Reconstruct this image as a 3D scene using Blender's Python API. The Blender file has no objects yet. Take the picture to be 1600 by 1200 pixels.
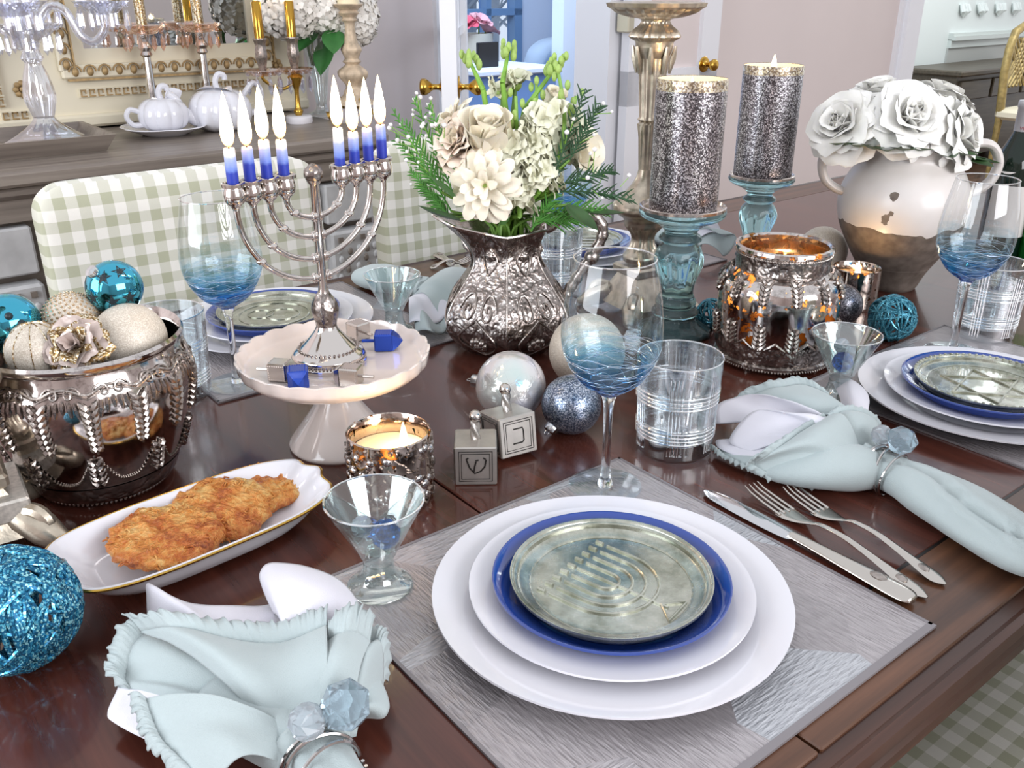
import bpy, math, random
from mathutils import Vector, Matrix, noise
R = math.radians; PI = math.pi; TAU = 2*math.pi
sin, cos = math.sin, math.cos
random.seed(7)
SC = bpy.context.scene; COL = SC.collection

# ------------------------------------------------------------------ camera, world, lights, exposure
TZ = 0.76                      # height of the table top above the floor
CAM_H = 0.46                   # camera above the table top
FOC = 1420.0; PITCH = R(23.6)  # focal length in pixels of a 1600 wide frame, downward pitch
cd = bpy.data.cameras.new('camera'); cam = bpy.data.objects.new('camera', cd); COL.objects.link(cam)
cd.sensor_width = 36; cd.lens = 36*FOC/1600; cd.clip_start = .02; cd.clip_end = 200
cam.location = (0, 0, TZ+CAM_H); cam.rotation_euler = (PI/2-PITCH, 0, 0); SC.camera = cam
SC.view_settings.view_transform = 'Standard'; SC.view_settings.look = 'None'
SC.view_settings.gamma = 1; SC.view_settings.use_curve_mapping = False
SC.view_settings.exposure = -0.05
SC.cycles.adaptive_threshold = .02; SC.cycles.max_bounces = 10; SC.cycles.diffuse_bounces = 3; SC.cycles.glossy_bounces = 5; SC.cycles.transmission_bounces = 8; SC.cycles.transparent_max_bounces = 24
SC.cycles.caustics_reflective = False; SC.cycles.caustics_refractive = False
W_ = bpy.data.worlds.new('world'); SC.world = W_; W_.use_nodes = True
W_.node_tree.nodes['Background'].inputs[0].default_value = (.93, .95, 1, 1)
W_.node_tree.nodes['Background'].inputs[1].default_value = 1.05
# table frame: u runs along the table (right and away), v across it (left and away)
BA = R(38.2); CB, SB = cos(BA), sin(BA)
def uvz(u, v, z=0): return Vector((u*CB-v*SB, u*SB+v*CB, z+TZ))
def area(name, loc, target, sx, sy, power, col):
    l = bpy.data.lights.new(name, 'AREA'); l.shape = 'RECTANGLE'; l.size = sx; l.size_y = sy; l.energy = power; l.color = col
    o = bpy.data.objects.new(name, l); COL.objects.link(o); o.location = loc
    o.rotation_euler = (Vector(target)-Vector(loc)).to_track_quat('-Z', 'Y').to_euler(); return o
area('window_daylight', uvz(-1.9, 1.0, .75), uvz(.6, .9, 0), 2.0, 1.5, 60, (.88, .94, 1))
area('near_window_daylight', uvz(.9, -2.1, 1.0), uvz(.8, 1.0, 0), 2.0, 1.3, 75, (.97, .97, 1))
area('sunroom_fill', uvz(2.5, 3.3, 2.0), uvz(3.1, 4.3, .1), 2.0, 1.4, 85, (.70, .84, 1))  # unseen blue fill lamp added overhead to brighten the sunroom

area('hall_fill', uvz(6.2, 2.2, 1.8), uvz(6.0, 3.7, .2), 1.6, 1.0, 32, (.94, 1, .98))  # unseen fill lamp added to brighten the hall wall

# ------------------------------------------------------------------ placing things: a ray through the lens meets a real plane
sp, cp = sin(PITCH), cos(PITCH)
def ray(px, py):
    x = (px-800)/FOC; y = (py-600)/FOC
    return Vector((x, cp-y*sp, -(sp+y*cp)))
def P(px, py, z=0):            # point on the horizontal plane z above the table
    d = ray(px, py); return Vector((0, 0, TZ+CAM_H))+d*((CAM_H-z)/-d.z)
def RY(px, py, Y):             # point on the ray at distance Y ahead
    d = ray(px, py); return Vector((0, 0, TZ+CAM_H))+d*(Y/d.y)
def RV(px, py, v):             # point on the vertical plane v = const (parallel to the table), as (u, z)
    d = ray(px, py); t = v/(-d.x*SB+d.y*CB); q = d*t
    return q.x*CB+q.y*SB, CAM_H+q.z
def HT(p, py):                 # height above the table at which the upright through p meets image row py
    y = (py-600)/FOC; return CAM_H-p.y*(sp+y*cp)/(cp-y*sp)

# ------------------------------------------------------------------ geometry collector
class G:
    def __init__(s): s.v = []; s.f = []
    def add(s, V, F, M=None):
        o = len(s.v)
        s.v += [tuple(M@Vector(p)) for p in V] if M is not None else [tuple(p) for p in V]
        s.f += [tuple(i+o for i in f) for f in F]; return s
    def box(s, a, b, M=None, ch=0):
        (x0, y0, z0), (x1, y1, z1) = a, b
        if ch <= 0:
            V = [(x0,y0,z0),(x1,y0,z0),(x1,y1,z0),(x0,y1,z0),(x0,y0,z1),(x1,y0,z1),(x1,y1,z1),(x0,y1,z1)]
            return s.add(V, [(3,2,1,0),(4,5,6,7),(0,1,5,4),(1,2,6,5),(2,3,7,6),(3,0,4,7)], M)
        V = []; F = []; c = ch
        for z, i in ((z0,c),(z0+c,0),(z1-c,0),(z1,c)):
            k = c if i == 0 else c+c*.6
            V += [(x0+k,y0+i,z),(x1-k,y0+i,z),(x1-i,y0+k,z),(x1-i,y1-k,z),(x1-k,y1-i,z),(x0+k,y1-i,z),(x0+i,y1-k,z),(x0+i,y0+k,z)]
        F = [tuple(range(7,-1,-1)), tuple(range(24,32))]
        for r in range(3):
            for j in range(8): F.append((r*8+j, r*8+(j+1)%8, r*8+8+(j+1)%8, r*8+8+j))
        return s.add(V, F, M)
    def lathe(s, prof, n=48, mod=None, M=None, cap=True):
        V = []; F = []; m = len(prof)
        for i, (r, z) in enumerate(prof):
            for k in range(n):
                a = TAU*k/n; q = r*(mod(a, z, i) if mod else 1); V.append((q*cos(a), q*sin(a), z))
        for i in range(m-1):
            for k in range(n): F.append((i*n+k, i*n+(k+1)%n, i*n+n+(k+1)%n, i*n+n+k))
        if cap:
            if prof[0][0] > 1e-6: F.append(tuple(range(n-1, -1, -1)))
            if prof[-1][0] > 1e-6: F.append(tuple((m-1)*n+k for k in range(n)))
        return s.add(V, F, M)
    def tube(s, pts, r, n=8, M=None, closed=False, flat=1):
        pts = [Vector(p) for p in pts]; m = len(pts); V = []; F = []
        rr = r if isinstance(r, (list, tuple)) else [r]*m
        up = None
        for i, p in enumerate(pts):
            a = pts[i-1] if (i or closed) else p; b = pts[(i+1) % m] if (i < m-1 or closed) else p
            t = (b-a)
            t = t.normalized() if t.length > 1e-9 else Vector((0,0,1))
            if up is None:
                up = Vector((0,0,1)) if abs(t.z) < .9 else Vector((1,0,0))
            x = up-t*up.dot(t); x = x.normalized() if x.length > 1e-6 else t.orthogonal().normalized(); up = x; y = t.cross(x)
            for k in range(n):
                q = TAU*k/n; V.append(p+x*(cos(q)*rr[i]*flat)+y*(sin(q)*rr[i]))
        for i in range(m if closed else m-1):
            j = (i+1) % m
            for k in range(n): F.append((i*n+k, i*n+(k+1)%n, j*n+(k+1)%n, j*n+k))
        if not closed: F += [tuple(range(n-1,-1,-1)), tuple((m-1)*n+k for k in range(n))]
        return s.add(V, F, M)
    def grid(s, fn, nu, nv, M=None, wrap=False):
        V = [fn(i/(nu if wrap else nu-1), j/(nv-1)) for j in range(nv) for i in range(nu)]; F = []
        for j in range(nv-1):
            for i in range(nu if wrap else nu-1):
                F.append((j*nu+i, j*nu+(i+1)%nu, j*nu+nu+(i+1)%nu, j*nu+nu+i))
        return s.add(V, F, M)
    def ball(s, c, r, nu=24, nv=14, M=None, fn=None, sq=(1,1,1)):
        V = []; F = []
        for j in range(nv+1):
            t = PI*j/nv
            for i in range(nu):
                a = TAU*i/nu; d = Vector((sin(t)*cos(a), sin(t)*sin(a), -cos(t))); q = r*(fn(d) if fn else 1)
                V.append((c[0]+d.x*q*sq[0], c[1]+d.y*q*sq[1], c[2]+d.z*q*sq[2]))
        for j in range(nv):
            for i in range(nu): F.append((j*nu+i, j*nu+(i+1)%nu, j*nu+nu+(i+1)%nu, j*nu+nu+i))
        return s.add(V, F, M)
    def prism(s, pts, z0, z1, M=None):
        n = len(pts); V = [(x,y,z0) for x,y in pts]+[(x,y,z1) for x,y in pts]
        return s.add(V, [tuple(range(n-1,-1,-1)), tuple(range(n,2*n))]+[(i,(i+1)%n,n+(i+1)%n,n+i) for i in range(n)], M)
    def mesh(s, name, smooth=True, auto=40):
        me = bpy.data.meshes.new(name); me.from_pydata(s.v, [], s.f); me.validate()
        if smooth:
            me.polygons.foreach_set('use_smooth', [True]*len(me.polygons))
            if auto: me.set_sharp_from_angle(angle=R(auto))
        return me
def spline(prof, k=4):         # Catmull-Rom smoothing of a profile
    n = len(prof); out = []
    for i in range(n-1):
        p0 = prof[max(i-1,0)]; p1 = prof[i]; p2 = prof[i+1]; p3 = prof[min(i+2,n-1)]
        for j in range(k):
            t = j/k
            out.append(tuple(.5*(2*b+(c-a)*t+(2*a-5*b+4*c-d)*t*t+(3*b-a-3*c+d)*t**3) for a,b,c,d in zip(p0,p1,p2,p3)))
    out.append(tuple(prof[-1])); return out
def sprof(prof, k=4): return [(max(r,0), z) for r, z in spline(prof, k)]
def rnd(a, b): return random.uniform(a, b)
def Rm(x=0, y=0, z=0): return Matrix.Rotation(z,4,'Z')@Matrix.Rotation(y,4,'Y')@Matrix.Rotation(x,4,'X')
def Tm(x=0, y=0, z=0): return Matrix.Translation((x,y,z))
def Sm(x, y, z): return Matrix.Diagonal((x,y,z,1))

# ------------------------------------------------------------------ objects
def thing(name, label, cat, loc=(0,0,0), rotz=0, group=None, rot=None):
    o = bpy.data.objects.new(name, None); COL.objects.link(o); o.empty_display_size = .02
    o.location = loc; o.rotation_euler = rot if rot is not None else (0,0,rotz)
    o['label'] = label; o['category'] = cat
    if group: o['group'] = group
    return o
def setmat(me, mat):
    if not me.materials: me.materials.append(mat)
def part(name, g, mat, parent=None, loc=None, rot=None, smooth=True, auto=40, M=None, label=None, kind=None):
    me = g.mesh(name, smooth, auto) if isinstance(g, G) else g
    setmat(me, mat); o = bpy.data.objects.new(name, me); COL.objects.link(o)
    if parent: o.parent = parent
    if M is not None: o.matrix_local = M
    if loc is not None: o.location = loc
    if rot is not None: o.rotation_euler = rot
    if label: o['label'] = label
    if kind: o['kind'] = kind
    return o
def single(name, g, mat, label, cat, group=None, **k):
    o = part(name, g, mat, **k); o['label'] = label; o['category'] = cat
    if group: o['group'] = group
    return o
def struct(name, g, mat, label=None, **k):
    o = part(name, g, mat, smooth=k.pop('smooth', False), **k); o['kind'] = 'structure'
    if label: o['label'] = label
    return o
def dup(root, loc=None, rotz=None, label=None, parent=None, rot=None):
    c = root.copy(); COL.objects.link(c)
    if parent is not None: c.parent = parent
    if loc is not None: c.location = loc
    if rotz is not None: c.rotation_euler = (0,0,rotz)
    if rot is not None: c.rotation_euler = rot
    if label: c['label'] = label
    for ch in list(root.children): dup(ch, parent=c)
    return c
def solid(o, t, off=0):
    m = o.modifiers.new('solidify', 'SOLIDIFY'); m.thickness = t; m.offset = off; return o
def text_mesh(body, size, depth=.0002, wide=1):
    c = bpy.data.curves.new('t', 'FONT'); c.body = body; c.size = size; c.extrude = depth; c.align_x = 'CENTER'; c.align_y = 'CENTER'
    o = bpy.data.objects.new('t', c); COL.objects.link(o)
    me = bpy.data.meshes.new_from_object(o.evaluated_get(bpy.context.evaluated_depsgraph_get()))
    bpy.data.objects.remove(o); return me

# ------------------------------------------------------------------ materials
def lin(h):
    h = h.lstrip('#'); out = []
    for i in (0,2,4):
        c = int(h[i:i+2],16)/255; out.append(c/12.92 if c <= .04045 else ((c+.055)/1.055)**2.4)
    return (*out, 1)
def col(c): return lin(c) if isinstance(c, str) else (*c[:3], 1)
class NT:
    def __init__(s, name):
        s.m = bpy.data.materials.new(name); s.m.use_nodes = True; s.t = s.m.node_tree; s.b = s.t.nodes['Principled BSDF']; s.out = s.t.nodes['Material Output']
        s.tc = s.t.nodes.new('ShaderNodeTexCoord')
    def n(s, typ, ins=None, **kw):
        x = s.t.nodes.new(typ)
        for k, v in kw.items(): setattr(x, k, v)
        for k, v in (ins or {}).items():
            if isinstance(v, bpy.types.NodeSocket): s.t.links.new(v, x.inputs[k])
            else: x.inputs[k].default_value = v
        return x
    def link(s, a, b): s.t.links.new(a, b)
    def math(s, op, a, b=0, c=None):
        x = s.n('ShaderNodeMath', {0: a, 1: b}, operation=op)
        if c is not None:
            if isinstance(c, bpy.types.NodeSocket): s.link(c, x.inputs[2])
            else: x.inputs[2].default_value = c
        return x.outputs[0]
    def ramp(s, fac, stops, interp='LINEAR'):
        x = s.n('ShaderNodeValToRGB', {0: fac}); x.color_ramp.interpolation = interp; e = x.color_ramp.elements
        while len(e) < len(stops): e.new(.5)
        for i, (p, c) in enumerate(stops): e[i].position = p; e[i].color = col(c)
        return x.outputs[0]
    def mix(s, fac, a, b, mode='MIX'):
        x = s.n('ShaderNodeMix', data_type='RGBA', blend_type=mode)
        for i, v in ((0, fac), (6, a), (7, b)):
            if isinstance(v, bpy.types.NodeSocket): s.link(v, x.inputs[i])
            else: x.inputs[i].default_value = col(v) if i > 0 else v
        return x.outputs[2]
    def noise(s, scale, detail=3, vec=None, rough=.5): return s.n('ShaderNodeTexNoise', {'Vector': vec or s.tc.outputs['Object'], 'Scale': scale, 'Detail': detail, 'Roughness': rough}).outputs[0]
    def vor(s, scale, vec=None, feature='F1', out=0, rand=1): return s.n('ShaderNodeTexVoronoi', {'Vector': vec or s.tc.outputs['Object'], 'Scale': scale, 'Randomness': rand}, feature=feature).outputs[out]
    def scaled(s, x, y, z, rot=0): return s.n('ShaderNodeMapping', {'Vector': s.tc.outputs['Object'], 'Scale': (x,y,z), 'Rotation': (0,0,rot)}).outputs[0]
    def bump(s, h, strength=.3, dist=.002): s.link(s.n('ShaderNodeBump', {'Height': h, 'Strength': strength, 'Distance': dist}).outputs[0], s.b.inputs['Normal'])
    def set(s, **k):
        names = dict(c='Base Color', r='Roughness', m='Metallic', ior='IOR', tr='Transmission Weight', coat='Coat Weight', sh='Sheen Weight', sss='Subsurface Weight', ec='Emission Color', es='Emission Strength', spec='Specular IOR Level', al='Alpha', aniso='Anisotropic', film='Thin Film Thickness')
        for a, v in k.items():
            i = s.b.inputs[names[a]]
            if isinstance(v, bpy.types.NodeSocket): s.link(v, i)
            else: i.default_value = col(v) if a in ('c','ec') else v
        return s
def pm(name, c, r=.5, m=0, var=0, vs=20, bs=0, bscale=60, **k):
    t = NT(name)
    if var:
        cc = col(c); t.set(c=t.ramp(t.noise(vs), [(.3, [x*(1-var) for x in cc[:3]]), (.7, [min(1,x*(1+var)) for x in cc[:3]])]))
    else: t.set(c=c)
    t.set(r=r, m=m, **k)
    if bs: t.bump(t.noise(bscale, 4), bs)
    return t.m
def thin(name, tint='#ffffff', glo=.12, bump=None, grad=None, rough=.02):   # thin blown glass: clear film with a mirror-like skin
    t = NT(name); t.t.nodes.remove(t.b)
    fr = t.n('ShaderNodeLayerWeight', {'Blend': .28})
    nrm = None
    if bump:
        nrm = t.n('ShaderNodeBump', {'Height': bump(t), 'Strength': .6, 'Distance': .002}).outputs[0]; t.link(nrm, fr.inputs['Normal'])
    c = grad(t) if grad else None
    tr = t.n('ShaderNodeBsdfTransparent', {'Color': c if c is not None else col(tint)})
    gl = t.n('ShaderNodeBsdfGlossy', {'Color': (1,1,1,1), 'Roughness': rough})
    if nrm: t.link(nrm, gl.inputs['Normal'])
    f = t.math('ADD', t.math('MULTIPLY', t.math('POWER', fr.outputs['Facing'], 2.2), .75), glo*.35)
    mx = t.n('ShaderNodeMixShader', {0: f, 1: tr.outputs[0], 2: gl.outputs[0]}); t.link(mx.outputs[0], t.out.inputs[0]); return t.m
def glass(name, c='#ffffff', ior=1.45, r=0.0, bs=0, bscale=80, tr=1):
    t = NT(name).set(c=c, r=r, ior=ior, tr=tr)
    if bs: t.bump(t.noise(bscale, 3), bs)
    return t.m
def emit(name, stops, strength):
    t = NT(name); t.t.nodes.remove(t.b)
    z = t.n('ShaderNodeSeparateXYZ', {0: t.tc.outputs['Generated']}).outputs[2]
    e = t.n('ShaderNodeEmission', {0: t.ramp(z, stops), 1: strength}); t.link(e.outputs[0], t.out.inputs[0]); return t.m
def gingham(name, axes, s=.034, a='#b6b79e', b='#efece4'):
    t = NT(name); x = t.n('ShaderNodeSeparateXYZ', {0: t.tc.outputs['Object']})
    f = None
    for ax in axes:
        w = t.math('LESS_THAN', t.math('FRACT', t.math('MULTIPLY', t.math('ADD', x.outputs[ax], 5), 1/s)), .5)
        f = w if f is None else t.math('ADD', f, w)
    mid = [(p+q)/2 for p, q in zip(lin(a), lin(b))]
    c = t.ramp(t.math('MULTIPLY', f, .5), [(0, b), (.34, mid), (.8, a)], 'CONSTANT')
    t.set(c=c, r=.9, sh=.2); t.bump(t.noise(900, 2), .25, .001); return t.m

def wood(name, a, b, r=.3, sc=(3,60,60), coat=0):
    t = NT(name); v = t.scaled(*sc); n = t.noise(1.0, 5, v, .6)
    t.set(c=t.ramp(n, [(.25, a), (.75, b)]), r=r, coat=coat); t.bump(n, .08, .001); return t.m
M = {}
M['table'] = wood('dark_walnut', '#331813', '#62352a', .2, (55,3,55), .25)
M['table_x'] = wood('dark_walnut_border', '#2c1911', '#6b4630', .3, (3,60,55), .1)
M['table_edge'] = wood('dark_walnut_edge', '#24130e', '#4c2e22', .3, (3,60,60), .1)
M['inlay'] = pm('dark_inlay', '#140a07', .4)
M['wall'] = pm('pink_beige_paint', '#e3d7d4', .9, var=.02, vs=3)
M['wallw'] = pm('white_paint', '#e6e6ea', .6)
M['hall'] = pm('pale_green_white_paint', '#e4ebe9', .7)
M['sunwall'] = pm('daylight_blue_tint', '#d2e0f6', .8)  # blue cast of the daylight put into the sunroom wall colour
M['grey'] = pm('grey_paint', '#b4b6b2', .8)
M['floor'] = wood('brown_floorboards', '#4a3426', '#7a5a42', .4, (2,30,30))
M['white'] = pm('white_trim_paint', '#eeeef2', .4)
M['brass'] = pm('brass', '#c9a04a', .22, 1)
M['gold'] = pm('gold_paint', '#b08c4a', .35, .8, bs=.3, bscale=200)
M['goldw'] = pm('gilt_on_cream', '#a98d62', .5, .35, var=.3, vs=90)
M['cream'] = pm('cream_frame_paint', '#e6dcc4', .55, var=.03, vs=8)
M['mirror'] = pm('mirror_glass', '#dde2e4', .02, 1)
M['greywood'] = wood('washed_grey_wood', '#655b54', '#988d83', .36, (2,50,50))
M['greypaint'] = pm('distressed_pale_grey_paint', '#c9c8c8', .5, var=.12, vs=25, bs=.15, bscale=40)
M['gback'] = gingham('sage_gingham', (0,2)); M['gseat'] = gingham('sage_gingham_seat', (0,1))
M['legwood'] = wood('chair_leg_wood', '#3a2a20', '#5a4434', .4)
M['china'] = pm('white_china', '#dcdbe1', .12, coat=.5)
M['bone'] = pm('bone_china', '#e6d9d2', .14, coat=.6, var=.02, vs=6)
M['blueglaze'] = pm('cobalt_glaze', '#1f3d8c', .08, coat=.8)
M['wax'] = pm('ivory_wax', '#f3e3c0', .5, sss=.1)
M['wick'] = pm('charred_wick', '#1a1614', .9)
M['flame'] = emit('candle_flame', [(0, '#ff8a30'), (.18, '#ffd590'), (.5, '#fff4dc'), (1, '#ffe0a0')], 9)
M['linen'] = pm('pale_blue_linen', '#aebabb', .9, sh=.3, bs=.3, bscale=1200)
M['whitelinen'] = pm('white_linen', '#dddbe4', .9, sh=.3, bs=.2, bscale=1200)
M['steel'] = pm('polished_flatware', '#c9c3bc', .16, 1, bs=.03, bscale=120)
M['silver'] = pm('polished_silver', '#d4cdc8', .1, 1, bs=.06, bscale=40)
def relief(name, c1, c2, scale, r=.22, st=.7):   # chased antique silver: fine relief with tarnish lying in the hollows
    t = NT(name); wv = t.n('ShaderNodeTexNoise', {'Vector': t.tc.outputs['Object'], 'Scale': scale*.5, 'Detail': 2})
    vec = t.n('ShaderNodeVectorMath', {0: t.tc.outputs['Object'], 1: t.n('ShaderNodeVectorMath', {0: wv.outputs[1], 'Scale': .6/scale*2}, operation='SCALE').outputs[0]}, operation='ADD').outputs[0]
    h = t.math('ADD', t.vor(scale, vec, 'SMOOTH_F1'), t.math('MULTIPLY', t.vor(scale*2.3, vec, 'SMOOTH_F1'), .5))
    t.set(c=t.ramp(h, [(.15, c2), (.75, c1)]), r=r, m=1); t.bump(h, st, .004); return t.m
M['chased'] = relief('chased_silver', '#857b76', '#d6cfca', 110, .27, .5)
M['antique'] = pm('antique_silver', '#a89f99', .26, 1, var=.3, vs=160, bs=.25, bscale=300)
M['pewter'] = pm('brushed_pewter', '#bdb8b2', .38, .8, var=.1, vs=60, bs=.05, bscale=300)
def glitter(name, cs, scale=520, r=.3, m=.9, st=.8):
    t = NT(name); x = t.n('ShaderNodeTexVoronoi', {'Vector': t.tc.outputs['Object'], 'Scale': scale})
    h = t.n('ShaderNodeSeparateColor', {0: x.outputs[1]})
    n = len(cs); t.set(c=t.ramp(h.outputs[0], [(i/n, c) for i, c in enumerate(cs)], 'CONSTANT'), r=r, m=m)
    t.bump(h.outputs[1], st, .0012); return t.m
M['glit_silver'] = glitter('silver_glitter', ['#4c484c','#8f8a8e','#c9c5cb','#6d686c','#f4f2f6','#5c5659'], 680)
M['glit_gold'] = glitter('gold_glitter', ['#8a6f46','#c7a97c','#efe2c6','#a88a5e','#fff6e0'], 520)
M['glit_blue'] = glitter('blue_grey_glitter', ['#4c586a','#75839a','#a0abbd','#5f6b80','#cfd6e2'], 950)
M['glit_dark'] = glitter('dark_silver_glitter', ['#4a4a50','#66666e','#8d8d95','#b2b3bc','#55555c'], 950)
M['glit_cream'] = glitter('cream_glitter', ['#cbbfae','#d8cdbf','#ddd4c6','#d0c5b6','#ebe3d6'], 1300, .5, .2, .25)
M['glit_teal'] = glitter('teal_glitter', ['#1d5f86','#2f86ae','#58b0cc','#226c94','#9fe0ea','#17506f'], 700, .25, .6, .6)
M['glit_teal2'] = glitter('teal_glitter_small', ['#2c6a80','#3f8ba0','#6db2c4','#2f7488'], 900, .3, .5, .5)
M['teal_metal'] = pm('teal_mirror', '#4fb0cc', .06, 1)
M['cutout_shade'] = pm('painted_cutout_shade', '#16252c', .5)  # dark patches on the whole shell paint the shade inside the cutouts
# ================================================================== the room
WV = 2.5                        # the long wall behind the sideboard
def slab(u0, u1, v0, v1, z0, z1, g=None, ch=0):
    g = g or G(); return g.box((u0, v0, z0), (u1, v1, z1), ch=ch)
FR = Matrix.Translation((0,0,TZ))@Matrix.Rotation(BA,4,'Z')   # table frame
def fr(o): o.matrix_world = FR; return o
FZ = -TZ
fr(struct('floor', slab(-2.2, 9, -2.6, 8, FZ-.05, FZ), M['floor'], 'brown board floor'))
OU0, OU1 = RV(716, 100, 2.5)[0], 2.40           # french door opening
g = slab(-2.2, OU0, WV, WV+.14, FZ, 1.9); slab(OU1, 4.36, WV, WV+.14, FZ, 1.9, g); slab(OU0, OU1, WV, WV+.14, 1.35, 1.9, g)
fr(struct('wall_back', g, M['wall'], 'pink beige wall behind the sideboard'))
g = slab(-2.2, -2.1, -2.6, .1, FZ, 1.9); slab(-2.2, -2.1, 1.9, WV, FZ, 1.9, g); slab(-2.2, -2.1, .1, 1.9, FZ, 0, g); slab(-2.2, -2.1, .1, 1.9, 1.5, 1.9, g)
fr(struct('wall_left', g, M['wall'], 'pink beige wall with the daylight window'))
g = slab(-2.2, 0, -2.6, -2.5, FZ, 1.9); slab(1.9, 9, -2.6, -2.5, FZ, 1.9, g); slab(0, 1.9, -2.6, -2.5, FZ, .3, g); slab(0, 1.9, -2.6, -2.5, 1.65, 1.9, g)
fr(struct('wall_front', g, M['wall'], 'pink beige wall behind the camera'))
def winframe(name, u0, u1, v0, v1, z0, z1, nu, nz, along_u, mat, t=.05, bar=.02):
    g = G()
    def b(a0, a1, c0, c1):
        if along_u: g.box((a0, v0, c0), (a1, v1, c1))
        else: g.box((u0, a0, c0), (u1, a1, c1))
    lo, hi = (u0, u1) if along_u else (v0, v1)
    b(lo, lo+t, z0, z1); b(hi-t, hi, z0, z1); b(lo, hi, z0, z0+t); b(lo, hi, z1-t, z1)
    w = fr(struct(name, g, mat, 'window frame'))
    for i in range(1, nu):
        x = lo+(hi-lo)*i/nu; g = G(); b(x-bar/2, x+bar/2, z0, z1); part('glazing_bar', g, mat, w, smooth=False)
    for i in range(1, nz):
        x = z0+(z1-z0)*i/nz; g = G(); b(lo, hi, x-bar/2, x+bar/2); part('glazing_bar', g, mat, w, smooth=False)
    return w
winframe('window_1', -2.2, -2.1, .1, 1.9, 0, 1.5, 3, 3, False, M['white'])
winframe('window_2', 0, 1.9, -2.6, -2.5, .3, 1.65, 3, 3, True, M['white'])
# french door opening: casing, a leaf seen edge on, a leaf folded back against the wall
g = slab(OU0-.09, OU0+.012, WV-.02, WV+.16, FZ, 1.44); slab(OU1-.012, OU1+.07, WV-.02, WV+.16, FZ, 1.44, g)
fr(struct('trim_1', g, M['white'], 'white door casing'))
def knob(parent, loc, d, mat=M['brass'] if 'brass' in M else None):
    g = G(); g.lathe(sprof([(.0,0),(.026,0),(.026,.004),(.009,.008),(.008,.026),(.014,.034),(.021,.046),(.018,.058),(0,.062)]), 20)
    return part('knob', g, M['brass'], parent, loc=loc, rot=d)
ul0, zl0 = RV(672, 20, WV-.5)
# left leaf stands out into the room, edge on to the lens
e0 = RV(686, 100, WV-.62)[0]
g = G(); LW = .62
g.box((0, -.02, FZ), (LW, .02, FZ+.25)); g.box((0, -.02, 1.2), (LW, .02, 1.3))
for x in (0, LW-.1): g.box((x, -.02, FZ), (x+.1, .02, 1.3))
leafM = FR@Tm(OU0-.0, WV-.02, 0)@Matrix.Rotation(math.atan2(-.62, e0-OU0), 4, 'Z')
o = struct('door_1', g, M['white'], 'white french door leaf seen edge on with brass knobs'); o.matrix_world = leafM
for k in range(1, 4):
    z = FZ+.25+(1.95-.24)*k/4; part('glazing_bar', G().box((.1,-.012,z-.012),(LW-.1,.012,z+.012)), M['white'], o, smooth=False)
part('glazing_bar', G().box((LW/2-.012,-.012,FZ+.25),(LW/2+.012,.012,1.2)), M['white'], o, smooth=False)
PANE = thin('window_pane', '#f2f8ff', .1)
part('pane', G().box((.1,-.003,FZ+.25),(LW-.1,.003,1.2)), PANE, o, smooth=False)
kz = RV(725, 145, WV-.6)[1]
knob(o, (LW-.055, -.02, kz), (PI/2,0,0)); knob(o, (LW-.055, .02, kz), (-PI/2,0,0))
# right leaf folded open against the wall
ur = RV(1118, 60, WV-.06)[0]; u0 = OU1+.03; z1p = RV(1000, 110, WV-.06)[1]
g = G(); 
for a, b in ((u0, u0+.1), (ur-.1, ur)): g.box((a, WV-.08, FZ), (b, WV-.04, 1.3))
for a, b in ((FZ, FZ+.24), (z1p-.12, z1p), (1.2, 1.3)): g.box((u0, WV-.08, a), (ur, WV-.04, b))
o = fr(struct('door_2', g, M['white'], 'white panelled door leaf folded back against the wall with brass knob'))
part('panel', G().box((u0+.1, WV-.062, z1p), (ur-.1, WV-.056, 1.2)), M['wall'], o, smooth=False)
part('panel', G().box((u0+.1, WV-.066, FZ+.24), (ur-.1, WV-.05, z1p-.12), ch=.006), M['white'], o, smooth=False)
ku, kz2 = RV(1106, 101, WV-.1); knob(o, (ku, WV-.08, kz2), (PI/2,0,0))
M['rail'] = pm('pale_hinge_metal', '#d2cdb8', .35, .6); hu, hz = RV(958, 32, WV-.06)
for z in (hz, hz-.8): part('hinge', G().box((u0-.02, WV-.09, z-.04), (u0+.012, WV-.03, z+.04), ch=.004), M['rail'], o, smooth=False)
# hall opening at the right: casing and what stands beyond
g = slab(4.36, 4.44, WV-.03, WV+.17, FZ, 1.9); slab(4.30, 4.36, WV-.04, WV, FZ, 1.9, g); slab(4.275, 4.30, WV-.02, WV, FZ, 1.9, g)
fr(struct('trim_2', g, M['white'], 'white casing of the hall opening'))
HV = 3.7
u_a, z_a = RV(1478, 80, HV)
fr(struct('wall_hall', slab(4.2, 9, HV, HV+.1, FZ, 1.9), M['hall'], 'pale wall of the hall'))
zr0, zr1 = RV(1520, 72, HV)[1], RV(1520, 50, HV)[1]
g = slab(u_a, 9, HV-.03, HV, zr0, zr1-.04); slab(u_a, 9, HV-.06, HV, zr1-.05, zr1-.02, g); slab(u_a, 9, HV-.04, HV, zr1-.02, zr1, g)
fr(struct('trim_3', g, M['grey'] and pm('rail_grey', '#cfd6d2', .5), 'moulded chair rail on the hall wall'))
fr(struct('trim_4', slab(u_a, 9, HV-.015, HV, FZ, zr0), M['grey'], 'grey wainscot below the chair rail'))
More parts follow.
